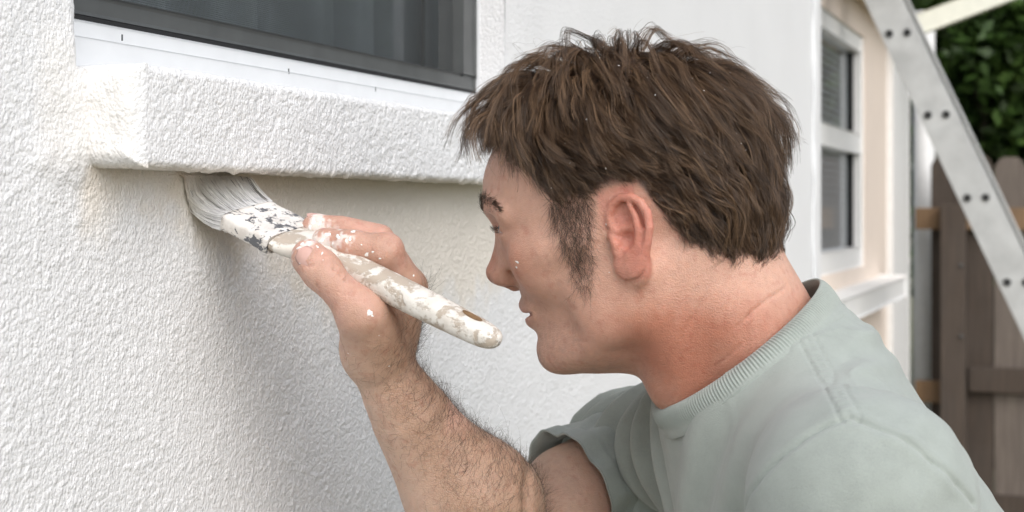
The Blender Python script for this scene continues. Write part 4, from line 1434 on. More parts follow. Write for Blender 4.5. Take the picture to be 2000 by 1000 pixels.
# eyes
def eye(sg):
    c = HEAD.w(hm(86.5, sg * 33, 19.5))
    bm = bmesh.new()
    bmesh.ops.create_uvsphere(bm, u_segments=32, v_segments=24, radius=0.0121)
    me = bpy.data.meshes.new("eye")
    look = nrm(BT - c)
    from mathutils import Vector
    q = Vector((0, 0, 1)).rotation_difference(Vector(look))
    for vv in bm.verts:
        if vv.co.z > 0.0104: vv.co.z += 0.0008 * (vv.co.z - 0.0104) / 0.0017
    bm.to_mesh(me); bm.free()
    for p_ in me.polygons: p_.use_smooth = True
    o = link("eye", me, None, None)
    o.rotation_mode = "QUATERNION"
    o.location = c; o.rotation_quaternion = q
    o.parent = person; o.matrix_parent_inverse = mat_inv(person)
    m = Mat("eye")
    sep = m.node("ShaderNodeSeparateXYZ")
    m.l.new(m.coord(), sep.inputs[0])
    z = m.math("MULTIPLY", sep.outputs[2], 1 / 0.0129)
    m.set(Base_Color=m.ramp(z, [(0.0, (0.72, 0.66, 0.62)), (0.84, (0.74, 0.70, 0.68)), (0.87, (0.05, 0.09, 0.12)), (0.93, (0.16, 0.28, 0.36)), (0.965, (0.006, 0.006, 0.006))]), Roughness=0.08)
    me.materials.append(m.m)
for sg in (1, -1): eye(sg)

# thumb nail and finger nails, set into the skin
M["nail"] = simple("finger_nail", (0.58, 0.36, 0.31), 0.25, var=0.06, scale=150)
def nail(c, d, up, L, Wd, rad):
    d = nrm(d); up = nrm(np.asarray(up) - d * np.dot(up, d)); sd = np.cross(d, up)
    V, Fq = [], []
    nu, nv = 9, 9
    for i in range(nu):
        for j in range(nv):
            a = (i / (nu - 1) - 0.5) * 2
            b = (j / (nv - 1) - 0.5) * 2
            rr = math.sqrt(max(0, 1 - (abs(a) ** 3.2)))
            x, y = a * L / 2, b * Wd / 2 * (rr if a > 0 else max(rr, 0.25))
            V.append(np.asarray(c) + d * x + sd * y + up * (rad * (math.sqrt(max(0.01, 1 - (y / rad) ** 2)) - 1) - 0.0006 * abs(a) ** 3))
    for i in range(nu - 1):
        for j in range(nv - 1):
            Fq.append((i * nv + j, i * nv + j + 1, (i + 1) * nv + j + 1, (i + 1) * nv + j))
    o = mesh_obj("nail", V, Fq, M["nail"], person, smooth=True)
    sm = o.modifiers.new("thick", "SOLIDIFY"); sm.thickness = 0.0008; sm.offset = -1
def surf_along(p, d):
    """walk along d from p to the skin"""
    p = np.asarray(p, float); d = nrm(d)
    t = np.linspace(0, 0.05, 400)
    f = BODY.eval(p + t[:, None] * d)
    i = np.nonzero(f > 0)[0]
    return p + d * t[i[0]] if len(i) else p
tdir = HJ["tt"] - HJ["ti"]
nup = np.array([-0.12, -1.0, 0.10])
c = surf_along(P(609, 506, 1.106), nup)
nail(c + nrm(nup) * 0.0004, tdir, nup, 0.0185, 0.0155, 0.0105)
for (p, a) in ((P(612, 438, 1.152), P(660, 444, 1.147)),):
    up_ = np.array([0.15, -0.35, 1.0]); c = surf_along(p, up_)
    nail(c + nrm(up_) * 0.0002, p - a, up_, 0.012, 0.0105, 0.0075)
# ------------------------------------------------------------------ T-shirt
SLEEVE_R = S_R
SLEEVE_L = A_L + (E_L - A_L) * 0.62
def sleeve(f, A, e, ra, rb):
    """a cone from the shoulder, cut square at the hem"""
    ab = (e - A).astype(np.float32)
    L = np.float32(np.linalg.norm(ab))
    a0 = A.astype(np.float32)
    def fn(p):
        q = p - a0
        t = (q @ ab) / (L * L)
        h = np.clip(t, 0, 1.3)
        d = q - h[..., None] * ab
        d = np.sqrt((d * d).sum(-1)) - (ra + (rb - ra) * h)
        return np.maximum(d, (t - 1) * L)
    r = max(ra, rb)
    f.add(fn, np.minimum(A, e) - r, np.maximum(A, e) + r, 0.022)
def shirt_field():
    f = Field()
    f.ell((0.014, 0, -0.185), (0.104, 0.165, 0.180), 0.0, fr=TOR)
    f.ell((-0.030, 0, -0.235), (0.080, 0.13, 0.12), 0.04, fr=TOR)
    f.ell((-0.016, 0, -0.128), (0.079, 0.145, 0.116), 0.04, fr=TOR)              # upper back
    f.ell((0.010, 0, -0.42), (0.106, 0.158, 0.24), 0.05, fr=TOR)
    f.cone(TOR.w((-0.006, 0.0, -0.036)), TOR.w((-0.006, 0.0, -0.10)), 0.079, 0.080, 0.03)
    f.ell((-0.036, 0, -0.044), (0.054, 0.075, 0.052), 0.03, fr=TOR)               # nape
    for A, sg, e in ((A_L, 1, SLEEVE_L), (A_R, -1, SLEEVE_R)):
        f.cone(TOR.w((-0.012, 0.02 * sg, -0.062)), A + UT * 0.006, 0.061, 0.052 if sg > 0 else 0.051, 0.035)
        f.ell(A, (0.064, 0.062, 0.066) if sg > 0 else (0.056, 0.058, 0.057), 0.03)
        if sg > 0: sleeve(f, A, e, 0.064, 0.070)
    return f.close()
SHIRT = shirt_field()
_t0 = _t.time()
V2, F2 = surface(SHIRT, (-0.16, 0.80, 0.72), (0.66, 1.52, 1.56), 0.0030, 2)
N2 = vert_normals(V2, F2)
print("SHIRT", V2.shape, round(_t.time() - _t0, 1), "s")

# neckline ring
RC_front, RC_back, RC_near = P(1292, 800, 1.128), P(1588, 550, 1.160), P(1466, 700, 1.073)
RC = (RC_front + RC_back) / 2
ring_a = RC_front - RC
ring_b = RC_near - RC
ring_b = ring_b - ring_a * (ring_b @ ring_a) / (ring_a @ ring_a)
ring_n = nrm(np.cross(ring_b, ring_a))
if ring_n[2] < 0: ring_n = -ring_n
La, Lb = np.linalg.norm(ring_a), np.linalg.norm(ring_b)
def ring_r(p):
    q = p - RC
    return np.sqrt((q @ ring_a / La ** 2) ** 2 + (q @ ring_b / Lb ** 2) ** 2), q @ ring_n

def project_shirt(p, d, lo=-0.02, hi=0.14, k=240):
    """first shirt surface met walking from p along d"""
    t = np.linspace(lo, hi, k)
    f = SHIRT.eval(p + t[:, None] * d)
    i = np.nonzero(f < 0)[0]
    return p + d * t[i[0]] if len(i) else p

# seams: shoulder seam and the armhole, as polylines found on the surface from their pixels
def on_shirt(px, py, z0=0.7, z1=1.45):
    z = np.linspace(z0, z1, 1500)
    pts = np.stack([P(px, py, zz_) for zz_ in z])
    f = SHIRT.eval(pts)
    i = np.nonzero(f < 0)[0]
    return pts[i[0]] if len(i) else None
def poly_on(pix):
    out = [on_shirt(*q) for q in pix]
    return np.array([o for o in out if o is not None])
def dense(poly, k=160):
    poly = np.asarray(poly)
    d = np.r_[0, np.cumsum(np.linalg.norm(np.diff(poly, axis=0), axis=1))]
    t = np.linspace(0, d[-1], k)
    return np.stack([np.interp(t, d, poly[:, c]) for c in range(3)], -1)
seam_sh = dense(poly_on([(1548, 632), (1580, 672), (1610, 722), (1638, 772), (1660, 816)]))
seam_f = dense(poly_on([(1660, 818), (1610, 836), (1560, 868), (1515, 905), (1482, 945), (1460, 990)]))
seam_b = dense(poly_on([(1660, 818), (1710, 834), (1765, 860), (1820, 900), (1868, 945), (1900, 985)]))
def dist_poly(V, poly):
    d = np.full(len(V), 9.0)
    m = np.nonzero(((V > poly.min(0) - 0.04) & (V < poly.max(0) + 0.04)).all(1))[0]
    q = V[m]
    best = np.full(len(m), 9.0)
    for p in poly:
        best = np.minimum(best, np.sqrt(((q - p) ** 2).sum(1)))
    d[m] = best
    return d
def px_of(V):
    return 1000 + V[:, 0] / V[:, 1] * F_PX, HORIZON - (V[:, 2] - CAM_Z) / V[:, 1] * F_PX

def subdivide_quads(V, Fq):
    """one linear split of every quad"""
    e = np.concatenate([np.sort(Fq[:, [a, (a + 1) % 4]], 1) for a in range(4)])
    ue, inv = np.unique(e[:, 0].astype(np.int64) * len(V) + e[:, 1], return_inverse=True)
    a, b = ue // len(V), ue % len(V)
    mid = (V[a] + V[b]) / 2
    cen = V[Fq].mean(1)
    nV, nE, nF = len(V), len(mid), len(Fq)
    ei = inv.reshape(4, nF).T + nV
    ci = np.arange(nF) + nV + nE
    q = np.concatenate([np.stack([Fq[:, k], ei[:, k], ci, ei[:, (k - 1) % 4]], 1) for k in range(4)])
    return np.concatenate([V, mid, cen]), q

# keep the visible upper part fine
V2, F2 = subdivide_quads(V2, F2)
V2 = relax(V2, F2, 0.5, 1)
V2, N2 = snap(SHIRT, V2, 0.003)
V2 = V2.astype(float)
# cloth relief
def folds(V, Nv):
    q = TOR.l(V)
    h = np.zeros(len(V))
    u, v, w = q[:, 0], q[:, 1], q[:, 2]
    # drapes from the neckline down the right (far) front: run along the body's length
    far = sstep(0.01, -0.07, v) * sstep(-0.03, 0.03, u)
    ph = v * 210 + w * 46 + 2.2 * vnoise(V, 12.0, 41)
    h += far * 0.0062 * (np.sin(ph) + 0.5 * np.sin(ph * 0.53 + 1.0))
    near = sstep(-0.02, 0.03, v) * sstep(-0.02, 0.05, u) * sstep(0.13, 0.09, v)
    ph = v * 95 - w * 70 + 2.6 * vnoise(V, 9.0, 42)
    h += near * 0.0036 * np.sin(ph)
    # soft rumples across the back of the shoulder
    back = sstep(0.02, -0.04, u) * sstep(0.02, 0.06, v)
    n1 = vnoise(np.c_[u * 1.0 + w * 0.6, v * 0.45, w * 2.2], 30.0, 43)
    h += back * 0.0042 * (n1 - 0.5)
    # sleeve
    sl = (V - A_L) @ nrm(E_L - A_L)
    n2 = vnoise(np.c_[V[:, 0] * 1.0, V[:, 1] * 0.5, (V[:, 2] + V[:, 0] * 0.8) * 1.6], 24.0, 44)
    h += sstep(-0.03, 0.03, sl) * sstep(0.13, 0.06, np.linalg.norm(V - A_L, axis=1) - 0.06) * 0.0050 * (n2 - 0.5)
    h += 0.0022 * (vnoise(V, 16.0, 45) - 0.5) + 0.0008 * (vnoise(V, 55.0, 46) - 0.5)
    # creases: thin ridges where cloth is pinched
    cr = np.abs(vnoise(np.c_[u + 0.5 * w, v * 0.8 - 0.4 * w, w * 0.6 + 0.8 * u], 26.0, 47) - 0.5)
    h += 0.0013 * np.exp(-(cr / 0.05) ** 2) * (0.3 + 0.7 * vnoise(V, 14.0, 50)) * sstep(-0.30, -0.02, w)
    return h
h = folds(V2, N2)
px, py = px_of(V2)
d_sh, d_f, d_b = dist_poly(V2, seam_sh), dist_poly(V2, seam_f), dist_poly(V2, seam_b)
arm_d = np.minimum(d_f, d_b)
h += -0.0023 * np.exp(-(arm_d / 0.0015) ** 2) + 0.0009 * np.exp(-((arm_d - 0.0050) / 0.0040) ** 2)
h += -0.0010 * np.exp(-((d_sh - 0.0060) / 0.0011) ** 2) + 0.0005 * np.exp(-(d_sh / 0.0055) ** 2) - 0.0006 * np.exp(-(d_sh / 0.0010) ** 2)
# puckers along the shoulder seam
al = V2 @ nrm(seam_sh[-1] - seam_sh[0])
h += 0.0004 * np.sin(al * 900 + 4 * vnoise(V2, 90.0, 48)) * np.exp(-(d_sh / 0.006) ** 2)
# tension rumples running from the seam towards the back
ru = np.exp(-((px - 1690) / 55) ** 2 - ((py - 700) / 75) ** 2)
h += 0.0026 * ru * np.sin((py * 0.9 + px * 0.35) / 11.0 + 3 * vnoise(V2, 25.0, 49))
V2 = V2 + N2 * h[:, None]

# openings: neck, sleeves, hem
rr, hh_ = ring_r(V2)
drop = (rr < 1.03) & (hh_ > -0.040) & (hh_ < 0.12)
for A, e, rs in ((A_L, SLEEVE_L, 0.080),):
    ax = nrm(e - A)
    al_ = (V2 - e) @ ax
    rad = np.linalg.norm((V2 - A) - np.outer((V2 - A) @ ax, ax), axis=1)
    drop |= (np.abs(al_) < 0.0035) & (rad < rs)
drop |= TOR.l(V2)[:, 2] < -0.60
keep = ~drop[F2].any(1)
F2 = F2[keep]
used = np.unique(F2)
rem = -np.ones(len(V2), int); rem[used] = np.arange(len(used))
V2, F2 = V2[used], rem[F2]

def cloth_mat(name, col, rib=False):
    m = Mat(name)
    v = m.coord()
    f = m.noise(v, 45.0, 6, 0.7)
    hea = m.noise(v, 800.0, 3, 0.8)
    c = m.ramp(m.math("ADD", m.math("MULTIPLY", f, 0.6), m.math("MULTIPLY", hea, 0.4)), [(0.3, tuple(x * 0.86 for x in col)), (0.5, col), (0.7, tuple(min(1, x * 1.10) for x in col))])
    m.set(Base_Color=c, Roughness=0.92)
    m.b.inputs["Specular IOR Level"].default_value = 0.15
    m.b.inputs["Sheen Weight"].default_value = 0.25
    m.b.inputs["Sheen Roughness"].default_value = 0.6
    m.bump(m.math("ADD", hea, m.math("MULTIPLY", f, 0.8)), 0.5, 0.0009)
    return m.m
SHIRT_COL = (0.325, 0.358, 0.330)
M["cloth"] = cloth_mat("pale_green_cotton", SHIRT_COL)
shirt = mesh_obj("t_shirt", V2, F2, M["cloth"], person, smooth=True)
tag(shirt, "pale green cotton T-shirt")
sm = shirt.modifiers.new("cloth", "SOLIDIFY"); sm.thickness = 0.0016; sm.offset = -1.0

# ribbed collar: a band from the ring down on to the shirt
def collar():
    nT, nW = 1560, 12
    V = []
    th = np.linspace(0, 2 * math.pi, nT, endpoint=False)
    inner = RC + np.outer(np.cos(th), ring_a) + np.outer(np.sin(th), ring_b)
    outer = []
    coarse = np.linspace(0, 2 * math.pi, 72, endpoint=False)
    oc = []
    for t in coarse:
        od = nrm(ring_a / La * math.cos(t) + ring_b / Lb * math.sin(t))
        inn = RC + ring_a * math.cos(t) + ring_b * math.sin(t)
        dr = -nrm(ring_n * 0.85 + od * 0.40)
        p = inn + od * 0.0155 - dr * 0.03
        q = project_shirt(p, dr, 0.0, 0.075)
        if np.allclose(q, p): q = inn + od * 0.0165 - ring_n * 0.006
        oc.append(q)
    oc = np.array(oc)
    # smooth the foot of the band round the ring
    for _ in range(3):
        oc = (np.roll(oc, 1, 0) + 2 * oc + np.roll(oc, -1, 0)) / 4
    ce = np.r_[coarse, 2 * math.pi]
    oc = np.r_[oc, oc[:1]]
    outer = np.stack([np.interp(th, ce, oc[:, c]) for c in range(3)], -1)
    ln = np.linalg.norm(outer - inner, axis=1, keepdims=True)
    outer = inner + (outer - inner) * np.clip(0.0185 / ln, 0.95, 1.5)
    out_d = np.outer(np.cos(th), ring_a) / La + np.outer(np.sin(th), ring_b) / Lb
    rib = 0.00055 * np.sin(th * 205) 
    rows = []
    for j in range(nW):
        s = j / (nW - 1)
        base = inner * (1 - s) + outer * s
        nrm_dir = out_d * 0.55 + ring_n * 0.85
        nrm_dir /= np.linalg.norm(nrm_dir, axis=1, keepdims=True)
        bulge = 0.0035 * math.sin(math.pi * min(1, s * 1.05)) + 0.0022
        g_ = 1.0 if s < 0.9 else 0.0
        rows.append(base + nrm_dir * (bulge + rib[:, None] * g_ * (0.4 if s < 0.1 else 1)))
    # turn the top edge inwards and go down inside
    rows = [inner - ring_n * 0.016 + out_d * 0.004, inner - ring_n * 0.004 - out_d * 0.0006, inner + ring_n * 0.0012 - out_d * 0.0002] + rows
    rows.append(outer + (out_d * 0.55 + ring_n * 0.85) * 0.0012 + out_d * 0.0012)
    rows.append(outer + ring_n * -0.0030 + out_d * 0.0018)
    A = np.array(rows)
    k = A.shape[0]
    idx = np.arange(k * nT).reshape(k, nT)
    nx = np.roll(idx, -1, 1)
    Fq = np.stack([idx[:-1], idx[1:], nx[1:], nx[:-1]], -1).reshape(-1, 4)
    o = mesh_obj("collar", A.reshape(-1, 3), Fq, M["cloth"], person, smooth=True)
    tag(o, "ribbed round collar")
collar()

# sleeve hem: a turned double edge
def hem(A, e, t0, name="sleeve_hem"):
    ax = nrm(e - A)
    c = A + (e - A) * t0
    x = nrm(np.cross(ax, UP)); y = np.cross(ax, x)
    n = 160
    rows = []
    rk = []
    for k in range(n):
        a = 2 * math.pi * k / n
        d = math.cos(a) * x + math.sin(a) * y
        t = np.linspace(0.02, 0.10, 260)
        f = SHIRT.eval(c - ax * 0.014 + t[:, None] * d)
        i = np.nonzero(f > 0)[0]
        rk.append(t[i[0]] if len(i) else 0.06)
    rk = np.minimum(np.array(rk), np.median(rk) * 1.35)
    for off, lift in ((-0.026, 0.0006), (-0.024, 0.0022), (-0.012, 0.0026), (-0.002, 0.0026), (0.0006, 0.0012), (0.0, -0.0016), (-0.006, -0.0026), (-0.03, -0.003)):
        row = []
        for k in range(n):
            a = 2 * math.pi * k / n
            d = math.cos(a) * x + math.sin(a) * y
            p = c + ax * off
            r_ = rk[k] + lift + 0.0022 * math.sin(3 * a + 1) + 0.0012 * math.sin(7 * a)
            row.append(p + d * r_)
        row = np.array(row)
        for _ in range(4): row = (np.roll(row, 1, 0) + 2 * row + np.roll(row, -1, 0)) / 4
        rows.append(row)
    A_ = np.array(rows)
    idx = np.arange(len(rows) * n).reshape(len(rows), n)
    nx = np.roll(idx, -1, 1)
    Fq = np.stack([idx[:-1], idx[1:], nx[1:], nx[:-1]], -1).reshape(-1, 4)
    mesh_obj(name, A_.reshape(-1, 3), Fq, M["cloth"], person, smooth=True)

# right sleeve: a tube of its own set into the armhole, with a turned hem
def right_sleeve():
    ax = nrm(S_R - A_R)
    L = np.linalg.norm(S_R - A_R)
    x = nrm(np.cross(ax, UP)); y = np.cross(ax, x)
    n, k = 220, 60
    th = np.linspace(0, 2 * math.pi, n, endpoint=False)
    rows = []
    prof = [(-0.35 + 1.35 * j / (k - 1), 0.0) for j in range(k)]
    hem_rows = [(1.006, 0.0006), (1.008, -0.0008), (1.0, -0.0018), (0.9, -0.0022), (0.6, -0.0024)]
    for t, lift in prof + hem_rows:
        tt_ = min(max(t, 0), 1)
        r0 = 0.046 + 0.0125 * sstep(-0.35, 0.45, np.array(t)) + 0.0015 * tt_
        band = 0.0013 * sstep(1 - 0.018 / L, 1 - 0.0165 / L, np.array(t)) if lift == 0.0 else 0.0013
        a = th
        fold = 0.0034 * np.sin(3 * a + 2.6 * tt_ + 0.6) + 0.0022 * np.sin(7 * a - 4.0 * tt_) + 0.0012 * np.sin(13 * a + 3 * tt_ + 1.0)
        fold = fold * sstep(-0.3, 0.3, np.array(t))
        stitch = -0.0008 * math.exp(-((t - (1 - 0.0175 / L)) * L / 0.0009) ** 2)
        r_ = r0 + fold + band + lift + stitch
        c = A_R + ax * L * t
        # the hem dips and rises a little round the arm
        wav = ax * 1.0
        p = c + np.outer(np.cos(a) * r_, x) + np.outer(np.sin(a) * r_, y) + np.outer(0.004 * np.sin(2 * a + 1) * tt_, wav)
        rows.append(p)
    A_ = np.array(rows)
    idx = np.arange(A_.shape[0] * n).reshape(A_.shape[0], n)
    nx = np.roll(idx, -1, 1)
    Fq = np.stack([idx[:-1], nx[:-1], nx[1:], idx[1:]], -1).reshape(-1, 4)
    o = mesh_obj("sleeve", A_.reshape(-1, 3), Fq, M["cloth"], person, smooth=True)
right_sleeve()
hem(A_L, E_L, 0.62)

# trousers and shoes (below the picture)
M["denim"] = simple("faded_blue_denim", (0.10, 0.14, 0.22), 0.9, var=0.25, scale=60, bump=0.2, bscale=600)
M["shoe"] = simple("scuffed_work_shoe", (0.10, 0.07, 0.05), 0.6, var=0.3, scale=40)
tf = Field()
tf.ell((-0.01, 0, -0.55), (0.125, 0.165, 0.12), 0.0, fr=TOR)
feet = []
for sg in (1, -1):
    hp = HIP + LT * 0.085 * sg
    kn = hp + np.array([-0.03, 0.0, -0.42]) + LT * 0.02 * sg
    an = np.array([kn[0] + 0.02, kn[1], 0.10])
    tf.chain([hp, kn, an], [0.095, 0.070, 0.062], 0.04)
    feet.append(an)
tf.close()
V3, F3 = surface(tf, HIP - np.array([0.4, 0.45, 1.0]), HIP + np.array([0.4, 0.45, 0.25]), 0.010, 1)
keep = V3[:, 2] > 0.055
F3 = F3[keep[F3].all(1)]
tr = mesh_obj("trousers", V3, F3, M["denim"], person, smooth=True)
for an in feet:
    sf = Field()
    a0 = np.array([an[0], an[1], 0.045])
    sf.cone(a0 + [0.03, 0, 0.0], a0 + [-0.16, 0, -0.005], 0.042, 0.038, 0.0)
    sf.cone(a0 + [0.01, 0, 0.02], a0 + [0.0, 0, 0.07], 0.048, 0.045, 0.03)
    sf.close()
    V3, F3 = surface(sf, a0 - 0.25, a0 + 0.25, 0.007, 1)
    V3[:, 2] = np.maximum(V3[:, 2], 0.001)
    mesh_obj("shoe", V3, F3, M["shoe"], person, smooth=True)
# ------------------------------------------------------------------ hair
def hair_mat(name, stops, rough=0.38, spec=0.5):
    m = Mat(name)
    r = m.ramp(m.attr("lock", "Fac"), stops)
    m.set(Base_Color=r, Roughness=rough)
    m.b.inputs["Specular IOR Level"].default_value = spec
    return m.m
M["hair"] = hair_mat("brown_hair", [(0.0, (0.022, 0.013, 0.0075)), (0.35, (0.064, 0.037, 0.021)), (0.7, (0.135, 0.079, 0.044)), (1.0, (0.31, 0.19, 0.108))])
M["body_hair"] = hair_mat("dark_body_hair", [(0.0, (0.028, 0.018, 0.013)), (1.0, (0.11, 0.07, 0.045))])

def curves_obj(name, paths, r0, r1, mat, parent, lock=None):
    """paths (n, k, 3)"""
    n, k = paths.shape[:2]
    cu = bpy.data.hair_curves.new(name)
    cu.add_curves([k] * n)
    cu.attributes["position"].data.foreach_set("vector", paths.astype(np.float32).ravel())
    ra = cu.attributes.get("radius") or cu.attributes.new("radius", "FLOAT", "POINT")
    s = np.linspace(0, 1, k)
    rad = (r0 + (r1 - r0) * s)[None] * np.ones((n, 1))
    ra.data.foreach_set("value", rad.astype(np.float32).ravel())
    la = cu.attributes.new("lock", "FLOAT", "CURVE")
    la.data.foreach_set("value", (np.random.default_rng(n).random(n) if lock is None else lock).astype(np.float32))
    o = bpy.data.objects.new(name, cu)
    COL.objects.link(o)
    cu.materials.append(mat)
    o.parent = parent
    o.matrix_parent_inverse = mat_inv(parent)
    return o

hq = HEAD.l(V1) * 1000
hN = N1 @ HEAD.R.T
hr = np.random.default_rng(21)
# combing directions (mm, head frame; mirrored across the middle)
CTRL = [((104, 10, 90), (0.85, 0.25, 0.0)), ((96, 32, 88), (0.55, 0.35, -0.30)), ((84, 48, 82), (-0.15, 0.20, -0.95)), ((92, 10, 105), (0.95, 0.15, -0.10)),
        ((70, 52, 66), (-0.45, 0.1, -0.90)), ((50, 66, 60), (-0.45, 0.1, -0.9)), ((30, 72, 50), (-0.75, 0.05, -0.65)), ((10, 76, 60), (-0.75, 0.1, -0.65)),
        ((55, 58, 95), (0.10, 0.30, -0.95)), ((20, 68, 95), (-0.10, 0.30, -0.95)), ((-15, 68, 90), (-0.35, 0.25, -0.90)), ((-10, 78, 50), (-0.85, 0.1, -0.45)),
        ((-40, 72, 50), (-0.75, 0.05, -0.60)), ((-25, 74, 20), (-0.70, 0.05, -0.70)), ((-50, 62, 10), (-0.60, 0.0, -0.80)), ((-70, 52, 40), (-0.50, -0.05, -0.85)), ((-60, 55, -10), (-0.35, 0.0, -0.95)),
        ((-92, 15, 30), (-0.20, 0.0, -0.98)), ((-85, 15, -10), (-0.10, 0.0, -1.0)), ((-80, 35, 80), (-0.50, 0.1, -0.85)),
        ((60, 12, 126), (0.80, 0.40, 0.0)), ((20, 15, 137), (0.25, 0.90, 0.0)), ((-30, 12, 134), (-0.35, 0.80, 0.0)), ((-60, 15, 115), (-0.75, 0.35, -0.45)), ((-85, 10, 80), (-0.55, 0.1, -0.85)),
        ((40, 40, 122), (0.30, 0.65, -0.65)), ((0, 45, 124), (-0.05, 0.65, -0.70)), ((-40, 45, 110), (-0.40, 0.45, -0.75))]
CP = np.array([c[0] for c in CTRL], float)
CD = np.array([c[1] for c in CTRL], float)
def comb(p):
    q = p.copy()
    sg = np.where(q[:, 1] < 0, -1.0, 1.0)
    q[:, 1] = np.abs(q[:, 1])
    d2 = ((q[:, None] - CP[None]) ** 2).sum(-1)
    w = 1.0 / (d2 + 120.0) ** 2
    d = (w[..., None] * CD[None]).sum(1) / w.sum(1, keepdims=True)
    d[:, 1] *= sg
    return d / np.maximum(np.linalg.norm(d, axis=1, keepdims=True), 1e-6)
SK = [((8, 0, 44), (102, 76, 93)), ((-45, 0, 20), (48, 60, 52)), ((20, 0, -20), (80, 66, 80))]
def skull(p):
    best = np.full(len(p), 99.0)
    nb = np.zeros_like(p)
    for c, r in SK:
        q = (p - np.array(c)) / np.array(r)
        g = q / np.array(r)
        k0 = np.linalg.norm(q, axis=1); k1 = np.linalg.norm(g, axis=1)
        d = k0 * (k0 - 1) / np.maximum(k1, 1e-9)
        m = d < best
        best = np.where(m, d, best)
        nb[m] = (g / np.maximum(k1, 1e-9)[:, None])[m]
    return best, nb
def hair_len(p):
    u, av, w = p[:, 0], np.abs(p[:, 1]), p[:, 2]
    L = 42 + 34 * sstep(60, 120, w) + 10 * sstep(-20, -70, u) * sstep(10, 50, w)
    L = L - 14 * sstep(55, 90, u) * sstep(125, 80, w)
    L = L * (0.34 + 0.66 * sstep(2, 40, hairline(p)))
    L = np.where((u < -30) & (w < 10), np.minimum(L, 18 + 0.5 * (w + 26)), L)
    return L
def grow(roots, nrm_, L, lift, k=10, rnd=0.0, seed=0):
    r = np.random.default_rng(seed)
    n = len(roots)
    out = [roots.copy()]
    p = roots.copy()
    step = (L / (k - 1))[:, None]
    ph = r.random((n, 3)) * 6.28
    fr = 0.7 + 0.9 * r.random((n, 1))
    bias = r.normal(size=(n, 3)) * rnd
    top_h = (5.0 + 15.0 * r.random(n) + (9 + 15.0 * r.random(n)) * sstep(75, 115, roots[:, 2])) * (0.30 + 0.70 * sstep(0, 40, hairline(roots))) * (1 - 0.45 * sstep(-35, -75, roots[:, 0]) * sstep(110, 80, roots[:, 2]))
    for j in range(1, k):
        s = j / (k - 1)
        d = comb(p)
        dist, nb = skull(p)
        d = d - nb * (d * nb).sum(1, keepdims=True) * 0.85
        up = lift[:, None] * (1 - s) ** 1.5
        d = d + nb * up + bias * (0.4 + 0.6 * s)
        d = d + np.array([-0.14, 0, -0.99])[None] * 0.30 * s * sstep(0, 30, dist)[:, None]
        wav = np.sin(ph + s * 6.0 * fr) * 0.30
        d = d + wav
        # hold the layer near its height
        d = d - nb * (np.clip((dist - top_h) / 14.0, -0.2, 1.2) * 0.8 * s)[:, None]
        d /= np.linalg.norm(d, axis=1, keepdims=True)
        p = p + d * step
        dist, nb = skull(p)
        p = p + nb * np.maximum(0, 1.2 + 2.5 * s - dist)[:, None]
        out.append(p.copy())
    return np.stack(out, 1)

cand = np.nonzero((scalp_mask(hq) > 0.45))[0]
cand = cand[(np.abs(hq[cand, 1]) < 78)]
# leave the ear itself bare
earbox = (np.abs(hq[cand, 1]) > 73.5) & (hq[cand, 0] < 8) & (hq[cand, 0] > -34) & (hq[cand, 2] < 42)
cand = cand[~earbox]
NG, NW = 1100, 11500
gi_ = hr.choice(cand, NG, replace=False)
gr, gn = hq[gi_], hN[gi_]
# neighbours agree with each other: lift from a smooth field plus a little of their own
gl = 0.30 + 0.9 * (vnoise(gr, 1 / 38.0, 51)) * (0.5 + 0.5 * hr.random(NG)) + 0.9 * sstep(80, 125, gr[:, 2]) * (0.4 + 0.6 * hr.random(NG))
gL = hair_len(gr) * np.where((gr[:, 2] < 18) & (gr[:, 0] < -30), 0.6 + 1.1 * hr.random(NG) ** 1.5, 0.80 + 0.4 * hr.random(NG))
gp = grow(gr, gn, gL, gl, 12, 0.16, 5)
def strands(n, ca, spread, seed, lenv=(0.70, 1.08), clump=0.58):
    """wisps: each follows a guide loosely"""
    r = np.random.default_rng(seed)
    si = r.choice(ca, n)
    rt = hq[si] + r.normal(size=(n, 3)) * 0.5
    best = np.zeros(n, int)
    for i in range(0, n, 4000):
        d2 = ((rt[i:i + 4000, None] - gr[None]) ** 2).sum(-1)
        o = np.argsort(d2, 1)[:, :3]
        pick = r.choice(3, len(o), p=[0.68, 0.22, 0.10])
        best[i:i + 4000] = o[np.arange(len(o)), pick]
    g = gp[best]
    k = g.shape[1]
    s = np.linspace(0, 1, k)
    f = lenv[0] + (lenv[1] - lenv[0]) * r.random(n)
    tq = np.clip(s[None] * f[:, None], 0, 1) * (k - 1)
    i0 = np.minimum(tq.astype(int), k - 2)
    w = (tq - i0)[..., None]
    rows = np.arange(n)[:, None]
    gg = g[rows, i0] * (1 - w) + g[rows, i0 + 1] * w
    off = rt - gr[best]
    tight = (0.25 + clump * r.random(NG))[best]
    keepo = 1 - np.minimum(0.88, tight[:, None]) * sstep(0.0, 0.9, s)[None]
    p = gg + off[:, None] * keepo[..., None]
    nz = r.normal(size=(n, 1, 3)) * spread * (s ** 1.3)[None, :, None]
    ph = r.random((n, 1, 3)) * 6.28
    amp = (0.9 + 1.1 * sstep(60, 10, rt[:, 2]))[:, None, None]
    p = p + nz + np.sin(ph + s[None, :, None] * 7.0) * amp * s[None, :, None]
    d, nb = skull(p.reshape(-1, 3))
    p = (p.reshape(-1, 3) + nb * np.maximum(0, 0.8 - d)[:, None]).reshape(p.shape)
    return p, best
wp, wbest = strands(NW, cand, 2.4, 61)
rw = np.random.default_rng(64)
PER = 5
sk_ = np.linspace(0, 1, wp.shape[1])
hp_ = np.repeat(wp, PER, 0)
nH = len(hp_)
